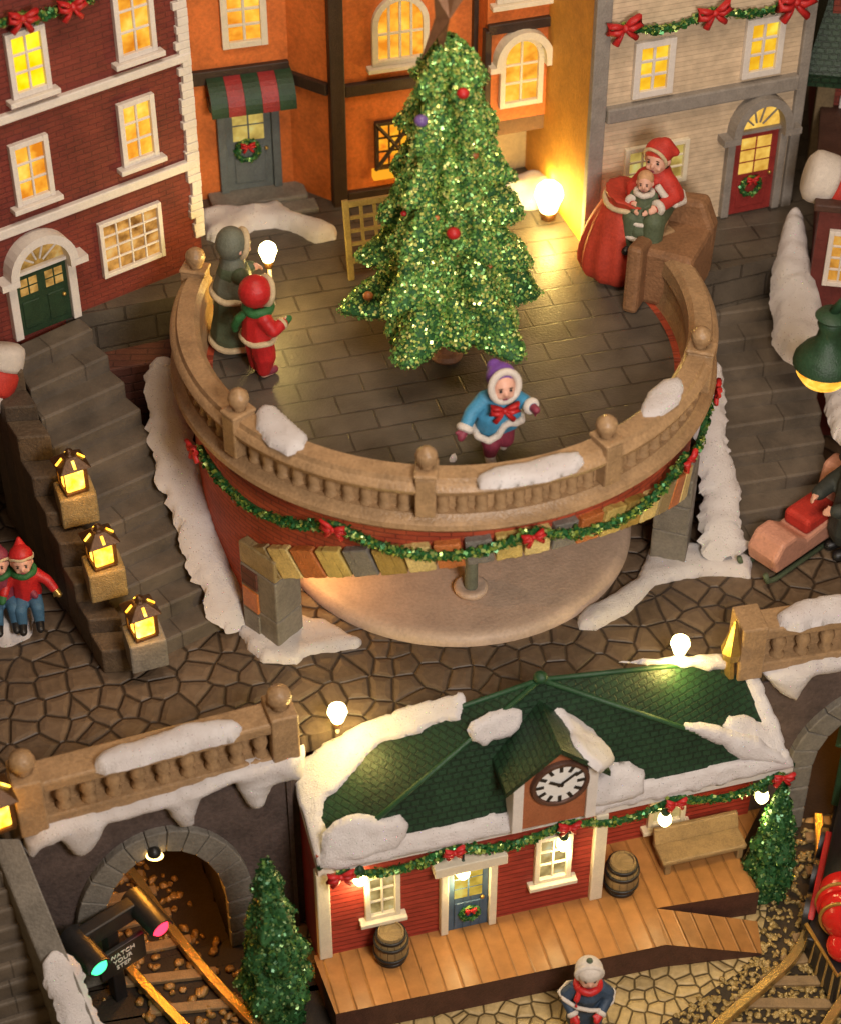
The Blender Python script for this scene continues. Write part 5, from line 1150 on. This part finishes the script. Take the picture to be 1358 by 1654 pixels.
for k in 'LR': a = Vector(f.J['an'+k]); m.cap(a, a+Vector((0, -.2, -.04)), .08, .07)
f.part(m, 'shoes', BLACK)

# ---- seated figure in red with a small child on the lap, brown armchair, red sack
cb = W(1082, 474, ZT); t = thing('armchair', 'rough brown armchair with blocky arms by the right end of the terrace', 'armchair', cb); MA = Matrix.Translation(cb) @ Matrix.Rotation(R(-24), 4, 'Z')
def rock(m, lo, hi): m.box(lo, hi, MA)
m = MB(); rock(m, (-.4, -.45, 0), (.42, .7, 1.0)); m.build('seat', BROWN, t, bevel=.09)
m = MB(); m.prism([(-.42, 0), (.4, 0), (.44, 1.0), (.25, 1.45), (-.2, 1.4), (-.42, 1.0)], -.85, -.5, MA @ Matrix.Rotation(R(90), 4, 'X')); m.build('backrest', BROWN, t, bevel=.09)
m = MB(); m.prism([(-.75, .0), (-.45, .35), (-.75, .6), (-.2, 1.0), (.75, 1.2), (.8, 0)], .3, .55, MA @ Matrix.Rotation(R(90), 4, 'X') @ Matrix.Rotation(R(-90), 4, 'Y')); m.build('armrest', BROWN, t, bevel=.07)
sit = pose(pelvis=(0, .05, .82), hipL=(.12, .02, .8), hipR=(-.12, .02, .8), knL=(.17, -.45, .78), knR=(-.17, -.45, .78), anL=(.17, -.5, .34), anR=(-.17, -.5, .34), elL=(.36, -.1, 1.08), haL=(.2, -.42, 1.02), elR=(-.34, -.1, 1.08), haR=(-.2, -.42, 1.02))
f = Fig('seated figure in a red fur trimmed cape and red cap holding a small child', W(1070, 455, ZT)+Vector((-.22, .25, .5)), -26, 1.0, sit, head=.95, turn=-14, nod=-4)
m = f.mb(); f.sleeves(m, 1.1); m.cap((0, .04, 1.2), (0, .05, .85), .26, .3); f.part(m, 'coat', REDMATTE)
m = f.mb()
for k in 'LR': m.cap(f.J['hip'+k], f.J['kn'+k], .22, .19); m.cap(f.J['kn'+k], f.J['an'+k], .19, .17)
f.part(m, 'skirt', SAGE)
m = f.mb()
for k in 'LR': a = Vector(f.J['an'+k]); m.cap(a, a+Vector((0, -.2, -.06)), .08, .07)
f.part(m, 'shoes', BLACK)
m = f.mb(); m.cap((.0, .06, 1.3), (0, .1, 1.02), .24, .36); m.cap((.18, .0, 1.24), (.3, .0, 1.04), .17, .18); m.cap((-.18, .02, 1.24), (-.28, .02, 1.04), .16, .17); f.part(m, 'cape', REDMATTE)
m = f.mb(); m.tube([(.1, -.24, 1.3), (.24, -.24, 1.14), (.4, -.16, .98), (.46, .06, .94), (.34, .32, .92), (0, .42, .92), (-.34, .32, .92), (-.44, .08, .94), (-.38, -.14, .98), (-.22, -.24, 1.12), (-.08, -.24, 1.3)], .06, 9); f.part(m, 'fur_trim', FUR)
for k in 'LR': f.cuff(k, FUR, .12)
m = f.mb(); m.ell((0, .07, .1), (.24, .25, .22), 16, f.hM); m.cap(f.hM @ Vector((.05, .1, .22)), f.hM @ Vector((.2, .2, .12)), .14, .07); f.part(m, 'cap', REDMATTE); f.hring(.2, .21, -.06, .035, 'cap_rim', CREAMFUR, 30, .04)
m = f.mb(); m.ell((0, .1, -.05), (.21, .17, .22), 12, f.hM); f.part(m, 'hair', TIMBER, vox=.02)
kid = pose(pelvis=(0, 0, .8), hipL=(.1, 0, .78), hipR=(-.1, 0, .78), knL=(.14, -.2, .5), knR=(-.14, -.2, .5), anL=(.14, -.22, .2), anR=(-.14, -.22, .2), haL=(.15, -.3, 1.0), haR=(-.15, -.3, 1.0))
lp = f.T @ Vector((-.06, -.34, .8)); f2 = Fig('small child in a green white hemmed dress on the red caped figure', lp-Vector((0, 0, .5)), -14, .66, kid, head=.95, nod=-12)
m = f2.mb(); f2.sleeves(m, 1.1); m.cap((0, 0, 1.2), (0, 0, .75), .23, .32); m.cap((0, -.06, .75), (0, -.1, .42), .32, .38); f2.part(m, 'dress', SAGE); f2.ring((0, -.1, .3), .4, .36, .07, 'fur_hem', FUR); f2.ring((0, -.03, .68), .37, .35, .06, 'fur_belt', FUR); f2.ring((0, -.01, 1.36), .19, .18, .075, 'fur_collar', FUR)
m = f2.mb(); m.ell((0, .06, .07), (.215, .22, .22), 14, f2.hM); f2.part(m, 'hair', paint('fair_hair', (.5, .28, .14), .6))
sb = W(985, 452, ZT); t = thing('sack', 'bulging orange red sack tied with a white cord beside the armchair', 'sack', sb)
m = MB(); M = Matrix.Translation(sb+Vector((0, .2, 0))) @ Matrix.Rotation(R(10), 4, 'Y'); na, pr = 48, [(0, 0), (.42, .0), (.56, .15), (.6, .42), (.57, .75), (.5, 1.05), (.43, 1.26), (.36, 1.38), (.42, 1.5), (.47, 1.55), (.34, 1.54), (0, 1.42)]
m.lathe(pr, na, M); 
for i, v in enumerate(m.v):
    a = math.atan2(v.y-sb.y-.2, v.x-sb.x); k = 1+.075*math.sin(11*a+v.z*1.5)*(.4+.6*abs(math.sin(2.3*v.z)))+.07*noise.noise(v*2.5); c = M @ Vector((0, 0, v.z-sb.z)); m.v[i] = Vector((c.x+(v.x-c.x)*k, c.y+(v.y-c.y)*k, v.z))
bag = m.build('bag', paint('sack_red', (.44, .045, .022), .65, .3, 3), t, True); md = bag.modifiers.new('sub', 'SUBSURF'); md.levels = 1; md.render_levels = 1
rng = [M @ Vector((.4*math.cos(a), .4*math.sin(a), 1.38+.03*math.sin(3*a))) for a in [6.2832*i/24 for i in range(25)]]
m = MB().tube(rng, .045, 8); cp = [M @ Vector((r_*math.cos(a), r_*math.sin(a), z)) for r_, a, z in ((.42, -1.35, 1.37), (.5, -1.3, 1.2), (.58, -1.25, .98), (.63, -1.2, .7), (.64, -1.2, .4), (.6, -1.2, .16))]
m.tube(cp, .045, 8); m.build('cord', CREAMFUR, t, True)

# ---- two children sitting on snow at the left edge
snow(Floor(ZP), [(-60, 985), (0, 970), (30, 975), (55, 960), (58, 1000), (50, 1030), (20, 1045), (-60, 1050)], 'snow lump under the two seated children at the left edge', .3, 'snow_bank', w=.35)
for (px, py, lab, top, sc_, hatm) in ((50, 990, 'seated child in red sweater, green scarf and pointed red hat near the left edge', RED, .95, RED), (12, 992, 'child in a dark red coat and hat, cut by the left edge', MAROON, .95, MAROON)):
    f = Fig(lab, W(px, py, ZP+.2), 12, sc_*.85, pose(head=(0, -.06, 1.36), neck=(0, .0, 1.06), chest=(0, .02, .9), pelvis=(0, .06, .5), shL=(.2, .0, .98), shR=(-.2, .0, .98), elL=(.4, -.06, .84), haL=(.52, -.2, .7), elR=(-.36, -.06, .84), haR=(-.42, -.2, .72), hipL=(.1, .0, .46), hipR=(-.1, .0, .46), knL=(.16, -.34, .44), knR=(-.16, -.34, .42), anL=(.16, -.42, .16), anR=(-.16, -.42, .14)), 'children sitting at the left edge', head=1.0, nod=-30)
    m = f.mb(); f.sleeves(m, 1.0); m.cap((0, .02, .94), (0, .05, .5), .25, .29); f.part(m, 'sweater', top)
    m = f.mb()
    for k in 'LR': m.cap(f.J['hip'+k], f.J['kn'+k], .16, .13); m.cap(f.J['kn'+k], f.J['an'+k], .13, .1)
    f.part(m, 'trousers', DENIM)
    m = f.mb()
    for k in 'LR': a = Vector(f.J['an'+k]); m.cap(a, a+Vector((0, -.2, -.03)), .09, .08)
    f.part(m, 'boots', BLACK)
    f.ring((0, 0, 1.1), .19, .18, .075, 'scarf', LEAFG); f.mitten('L', GOLD if top == RED else MAROON); f.mitten('R', LEAFG)
    m = f.mb(); m.ell((0, .06, .12), (.23, .22, .2), 16, f.hM); m.cap(f.hM @ Vector((0, .06, .22)), f.hM @ Vector((0, .08, .42)), .17, .05); f.part(m, 'hat', hatm); f.ring(f.hM @ Vector((0, .03, .1)), .2, .21, .05, 'fur_hat_rim', CREAMFUR, -22)

# ---- man with a dark cap and the pale wooden sledge at the right edge
f = Fig('man in a dark cap and dark coat behind the pale sledge', W(1362, 892, ZP), -70, 1.2, pose(elL=(.3, -.1, 1.02), haL=(.16, -.36, .95), elR=(-.3, -.16, 1.04), haR=(-.2, -.42, .98)), head=.85, nod=10)
m = f.mb(); f.sleeves(m, 1.15); m.cap((0, .02, 1.2), (0, .04, .8), .25, .29); m.cap((0, .04, .8), (0, .05, .45), .29, .33); f.part(m, 'coat', CHAR)
m = f.mb()
for k in 'LR': m.cap(f.J['hip'+k], f.J['kn'+k], .16, .13); m.cap(f.J['kn'+k], f.J['an'+k], .13, .1); a = Vector(f.J['an'+k]); m.cap(a, a+Vector((0, -.2, -.04)), .09, .08)
f.part(m, 'trousers', BLACK)
m = f.mb(); m.ell((0, .03, .12), (.22, .24, .15), 16, f.hM); m.cap(f.hM @ Vector((-.08, -.2, .08)), f.hM @ Vector((.08, -.2, .08)), .05, .05); m.ell((0, -.2, .07), (.16, .12, .025), 14, f.hM); f.part(m, 'cap', BLACK)
f.ring((0, 0, 1.34), .16, .15, .06, 'scarf', CREAMFUR)
m = f.mb(); m.ell((0, .08, -.02), (.205, .18, .2), 12, f.hM); f.part(m, 'hair', TIMBER)
sb = W(1268, 898, ZP); t = thing('sledge', 'pale pinkish wooden sledge with a red cushion and dark runners', 'sledge', sb); M = Matrix.Translation(sb) @ Matrix.Rotation(R(42), 4, 'Z')
m = MB(); pr = [(-.6, .16), (1.3, .16), (1.5, .95), (1.35, 1.25), (1.05, 1.2), (.95, .62), (.1, .5), (-.2, .72), (-.5, .72), (-.68, .45)]
m.prism(pr, -.3, .3, M @ Matrix.Rotation(R(90), 4, 'X')); m.build('hull', PINKWOOD, t, bevel=.06)
MB().box((.12, -.25, .5), (.85, .25, .78), M).build('cushion', REDMATTE, t, bevel=.07)
for s in (-1, 1): MB().tube([M @ Vector(p) for p in ((-.85, s*.27, .3), (-.78, s*.27, .12), (-.6, s*.27, .05), (1.4, s*.27, .05))], .045, 8).build('runner', SAGE, t, True)

# ---- traveller in front of the platform
f = Fig('traveller in a white knitted hat, red scarf and navy cape below the platform', W(942, 1662, 0), 3, .84, pose(elL=(.36, -.1, 1.02), haL=(.2, -.32, .88), elR=(-.38, -.08, 1.02), haR=(-.26, -.3, .86)), head=1.06, nod=-18)
m = f.mb(); f.sleeves(m, 1.0); m.cap((0, .02, 1.16), (0, .04, .6), .24, .3); m.cap((0, .04, .6), (0, .05, .3), .3, .34); f.part(m, 'coat', NAVY)
m = f.mb(); m.cap((0, .02, 1.34), (0, .02, 1.12), .17, .3); m.cap((.2, .0, 1.22), (.34, -.02, 1.08), .14, .14); m.cap((-.2, .0, 1.22), (-.34, -.02, 1.08), .14, .14); f.part(m, 'cape', NAVY)
m = f.mb(); m.tube([(0.02, -.3, .97), (-.2, -.27, 1.02), (-.42, -.14, 1.1), (-.48, .04, 1.06), (-.3, .3, .96), (0, .36, .94), (.3, .3, .96), (.48, .04, 1.02), (.42, -.16, .98), (.2, -.29, .95), (0.02, -.3, .97)], .045, 8); f.part(m, 'fur_trim', FUR)
for k in 'LR': f.mitten(k, RED); f.cuff(k, FUR)
f.ring((0, -.03, 1.36), .19, .18, .075, 'scarf', RED); m = f.mb(); m.tube([(-.16, -.16, 1.36), (-.22, -.26, 1.22), (-.22, -.3, 1.08)], [.05, .06, .05], 8); f.part(m, 'scarf_tail', RED)
m = f.mb(); m.ell((0, .03, .1), (.235, .25, .22), 16, f.hM); f.part(m, 'hat', FUR); f.hring(.205, .2, -.07, .055, 'hat_rim', FUR, 25, .06); m = f.mb(); m.ell((0, .03, .33), .06, 10, f.hM); f.part(m, 'hat_bobble', SAGE)
m = f.mb()
for k in 'LR': a = Vector(f.J['an'+k]); m.cap(a, a+Vector((0, -.2, -.04)), .08, .07)
f.part(m, 'boots', BLACK)

# ============================================================ TRACKS, TRAIN, SIGNAL
def spline(P, k=10):
    o = []
    for i in range(len(P)-1):
        p0, p1, p2, p3 = P[max(0, i-1)], P[i], P[i+1], P[min(len(P)-1, i+2)]
        for j in range(k):
            t = j/k; o.append(.5*((2*p1)+(p2-p0)*t+(2*p0-5*p1+4*p2-p3)*t*t+(3*p1-p0-3*p2+p3)*t**3))
    return o+[P[-1]]
def track(label, Lp, Rp, nt, seed, glabel, peb, soil, lo=-.6, npb=800, smin=.025, smax=.075):
    L, Q = spline([W(x, y, .16) for x, y in Lp]), spline([W(x, y, .16) for x, y in Rp]); t = thing('railway_track', label, 'railway track', (L[0].x, L[0].y, 0))
    for rail in (L, Q):
        m = MB(); vs = []; n = len(rail)
        for i, p in enumerate(rail):
            d = (rail[min(n-1, i+1)]-rail[max(0, i-1)]).normalized(); s = Vector((d.y, -d.x, 0))
            for x, z in ((-.07, -.06), (.07, -.06), (.07, .1), (-.07, .1)): vs.append(p+s*x+Vector((0, 0, z)))
        m.v = vs; m.f = [(i*4+k, i*4+(k+1) % 4, i*4+4+(k+1) % 4, i*4+4+k) for i in range(n-1) for k in range(4)]; m.build('rail', RAILM, t, bevel=.012)
    for i in range(nt):
        f = (i+.5)/nt; a, b = L[int(f*(len(L)-1))], Q[int(f*(len(Q)-1))]; d = (b-a).normalized(); s = Vector((d.y, -d.x, 0)); m = MB()
        a2, b2 = a-d*.2, b+d*.2; q = [a2-s*.085, b2-s*.085, b2+s*.085, a2+s*.085]
        m.add([Vector((p.x, p.y, .015)) for p in q]+[Vector((p.x, p.y, .095)) for p in q], [(3, 2, 1, 0), (4, 5, 6, 7), (0, 1, 5, 4), (1, 2, 6, 5), (2, 3, 7, 6), (3, 0, 4, 7)]); m.build('sleeper', TIE, t, bevel=.015)
    r = random.Random(seed); m = MB()
    for _ in range(npb):
        f = r.random(); a, b = L[int(f*(len(L)-1))], Q[int(f*(len(Q)-1))]; p = a.lerp(b, r.uniform(-.55, 1.55)); s = r.uniform(smin, smax)
        m.ell((p.x+r.gauss(0, .05), p.y+r.gauss(0, .05), .02+s*.25), (s*r.uniform(.8, 1.4), s*r.uniform(.8, 1.2), s*.75), 8, Matrix.Rotation(r.random()*6, 4, 'Z'))
    for i, v in enumerate(m.v): m.v[i] = jit(v, 7)*.0+v+.028*noise.noise_vector(v*14)
    tag(m.build('gravel', peb, None, True), glabel, 'gravel', None, 'stuff')
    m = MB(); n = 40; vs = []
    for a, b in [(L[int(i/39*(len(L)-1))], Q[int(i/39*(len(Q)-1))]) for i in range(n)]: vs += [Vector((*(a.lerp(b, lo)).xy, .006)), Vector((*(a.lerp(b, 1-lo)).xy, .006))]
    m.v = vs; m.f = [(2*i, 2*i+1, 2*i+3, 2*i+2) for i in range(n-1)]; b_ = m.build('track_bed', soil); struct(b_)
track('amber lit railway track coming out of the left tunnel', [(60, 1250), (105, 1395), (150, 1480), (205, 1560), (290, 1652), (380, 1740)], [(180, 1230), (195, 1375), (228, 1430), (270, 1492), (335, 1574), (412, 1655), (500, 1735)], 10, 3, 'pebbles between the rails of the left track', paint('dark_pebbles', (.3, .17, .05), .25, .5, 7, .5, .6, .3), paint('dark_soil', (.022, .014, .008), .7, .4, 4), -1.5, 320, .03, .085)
track('curved brass railway track at the lower right corner under the engine', [(1040, 1770), (1165, 1652), (1232, 1594), (1283, 1544), (1310, 1480), (1322, 1400), (1320, 1320)], [(1270, 1760), (1345, 1640), (1395, 1570), (1430, 1490), (1450, 1400), (1450, 1330)], 9, 4, 'pebbles around the curved track at the lower right', PEBBLE, paint('track_bed_soil', (.035, .023, .011), .7, .4, 4), -.6, 2200, .018, .05)

# steam engine coming down the right track
e0 = W(1352, 1572, .2); hd = Vector((-.30, -.95, 0)).normalized(); E1 = Vector((-hd.y, hd.x, 0)); 
t = thing('locomotive', 'red fronted steam engine with black pilot and green cab at the lower right edge', 'train', (e0.x, e0.y, 0))
ME = Matrix(((E1.x, -hd.x, 0, e0.x), (E1.y, -hd.y, 0, e0.y), (0, 0, 1, 0), (0, 0, 0, 1)))  # x across, y backwards, z up
MEY = ME @ Matrix.Rotation(R(-90), 4, 'X')
MB().box((-.55, .25, .28), (.55, 4.2, .5), ME).build('chassis', BLACK, t, bevel=.03)
m = MB(); m.add([ME @ Vector(p) for p in ((-.58, .5, .52), (.58, .5, .52), (0, -.28, .52), (-.62, .42, .12), (.62, .42, .12), (0, -.52, .12))], [(0, 1, 2), (3, 5, 4), (0, 2, 5, 3), (2, 1, 4, 5), (1, 0, 3, 4)]); pil = m.build('pilot', BLACK, t)
g = MB(); g.tube([ME @ Vector(p) for p in ((-.6, .5, .54), (0, -.31, .54), (.6, .5, .54))], .035, 6)
g.build('pilot_rim', GOLD, pil)
g = MB()
for s in (-1, 1):
    for k in range(5): f = (k+.5)/5; g.tube([ME @ Vector((s*.58*(1-f), .5-.8*f, .5)), ME @ Vector((s*.63*(1-f), .42-.96*f, .12))], .022, 5)
g.build('pilot_bar', RAILM, pil)
def ringp(y, z, r, rr): return [ME @ Vector((r*math.cos(a), y, z+r*math.sin(a))) for a in [6.2832*i/24 for i in range(25)]]
def drum(name, mat, y0, y1, z, r, par_=None):
    Mx = ME @ Matrix.Translation((0, y0, z)) @ Matrix.Rotation(R(-90), 4, 'X'); return MB().lathe([(0, 0), (r*.96, 0), (r, .03), (r, y1-y0), (0, y1-y0)], 28, Mx).build(name, mat, par_ or t, True, autos=40)
drum('boiler', BLACK, .85, 3.0, 1.05, .5); 
fr = drum('smokebox', GLOSSRED, .5, .86, 1.05, .52)
MB().ell(ME @ Vector((0, .5, 1.05)), (.46, .46, .46), 20).build('smokebox_door', GLOSSRED, fr, True)
m = MB(); m.tube(ringp(.6, 1.05, .525, 0), .03, 8); m.tube(ringp(.3, 1.05, .42, 0), .03, 8); m.build('brass_ring', GOLD, fr, True)
MB().ell(ME @ Vector((0, .12, .72)), .26, 16).build('headlamp', GLOSSRED, t, True)
for s in (-1, 1):
    m = MB(); m.add([ME @ Vector(p) for p in ((s*.5, .6, .52), (s*.6, .6, .52), (s*.6, 2.2, .52), (s*.5, 2.2, .52), (s*.5, .9, .7), (s*.6, .9, .7), (s*.6, 2.2, .8), (s*.5, 2.2, .8))], [(0, 1, 2, 3), (4, 7, 6, 5), (0, 4, 5, 1), (1, 5, 6, 2), (0, 3, 7, 4), (3, 2, 6, 7)]); m.build('running_board', RED, t, bevel=.02)
    for y in (.9, 1.6, 2.3): MB().lathe([(.0, -.06), (.3, -.06), (.3, .06), (0, .06)], 20, ME @ Matrix.Translation((s*.62, y, .34)) @ Matrix.Rotation(R(90), 4, 'Y')).build('wheel', BLACK, t, True, autos=40)
MB().lathe([(.17, 1.45), (.15, 1.8), (.2, 1.95), (.24, 2.0), (.16, 2.0), (.14, 1.6)], 18, ME @ Matrix.Translation((0, .85, 0))).build('chimney', BLACK, t, True)
MB().lathe([(.2, 1.94), (.27, 1.97), (.27, 2.03), (.17, 2.04)], 18, ME @ Matrix.Translation((0, .85, 0))).build('chimney_rim', GOLD, t, True)
MB().lathe([(.2, 1.4), (.2, 1.65), (.12, 1.76), (0, 1.8)], 18, ME @ Matrix.Translation((0, 1.9, 0))).build('steam_dome', GOLD, t, True)
MB().box((-.62, 3.0, .5), (.62, 4.2, 2.0), ME).build('cab', GREEN, t, bevel=.03); MB().prism([(-.74, 2.0), (.74, 2.0), (.5, 2.22), (-.5, 2.22)], -4.3, -2.85, ME @ Matrix.Rotation(R(90), 4, 'X')).build('cab_roof', GREEN, t, bevel=.03)
par(point('engine_light', ME @ Vector((-.5, -2.2, 1.7)), 8, (1, .68, .25), .15), t)

# railway signal with red and green lenses and a small sign
t = thing('railway_signal', 'black railway signal with red and green hooded lenses and a WATCH YOUR STEP plate', 'signal', W(200, 1790, 0))
SA = 40; zr_ = 1.75; p0 = W(182, 1512, zr_); FX = Fac((p0.x, p0.y, 0), SA)
gq, rq_ = FX.at(139, 1538), FX.at(238, 1476); print('signal', gq, rq_, FX.at(190, 1550))
zc = (gq[1]+rq_[1])/2
def lens(q, mat, lab):
    c = FX.P(q[0], q[1], .2); Mx = Matrix((FX.e1, FX.e2, FX.n)).transposed().to_4x4(); Mx.translation = c
    h = MB(); n = 16; vs = []
    for d, r_ in ((-.6, .19), (.2, .19)):
        for i in range(n+1): a = math.pi*i/n; vs.append(Mx @ Vector((r_*math.cos(a), r_*math.sin(a)*1.0, d if i else d)))
    for d, r_ in ((.2, .165), (-.6, .165)):
        for i in range(n+1): a = math.pi*i/n; vs.append(Mx @ Vector((r_*math.cos(a), r_*math.sin(a), d)))
    k = n+1; h.add(vs, [(g*k+i, g*k+i+1, ((g+1) % 4)*k+i+1, ((g+1) % 4)*k+i) for g in range(4) for i in range(n)])
    h.lathe([(0, -.62), (.19, -.6), (.19, -.25), (.165, -.25)], 24, Mx); hd_ = h.build('hood', BLACK, t, True, autos=40)
    MB().lathe([(0, .21), (.07, .2), (.12, .17), (.155, .1), (.16, -.25)], 24, Mx).build('lens', mat, hd_, True)
lens(gq, GRNLENS, 'green'); lens(rq_, REDLENS, 'red')
um = (gq[0]+rq_[0])/2
MB().fbox(FX, gq[0]-.1, rq_[0]+.1, zc-.16, zc+.16, -.35, -.12).build('crossbar', BLACK, t, bevel=.03)
MB().fbox(FX, um-.1, um+.1, 0, zc, -.34, -.14).build('mast', BLACK, t, bevel=.02)
sq = FX.at(199, 1548, .05); SP = FX
pl_ = MB().fbox(FX, sq[0]-.38, sq[0]+.4, sq[1]-.27, sq[1]+.27, -.03, .05).build('sign_plate', BLACK, t, bevel=.015)
for i, wd_ in enumerate(('WATCH', 'YOUR', 'STEP')):
    cu = bpy.data.curves.new('lettering', 'FONT'); cu.body = wd_; cu.size = .118; cu.align_x = 'CENTER'; cu.align_y = 'CENTER'; cu.extrude = .004; cu.space_character = 1.02
    o = bpy.data.objects.new('tmp', cu); COL.objects.link(o); dg = bpy.context.evaluated_depsgraph_get(); me = bpy.data.meshes.new_from_object(o.evaluated_get(dg)); bpy.data.objects.remove(o)
    me.transform(FX.mat(sq[0], sq[1]+.13-.13*i, .054)); me.materials.clear(); me.materials.append(paint('sign_white', (.75, .72, .62), .5, .1)); o = bpy.data.objects.new('lettering', me); COL.objects.link(o); par(o, pl_)
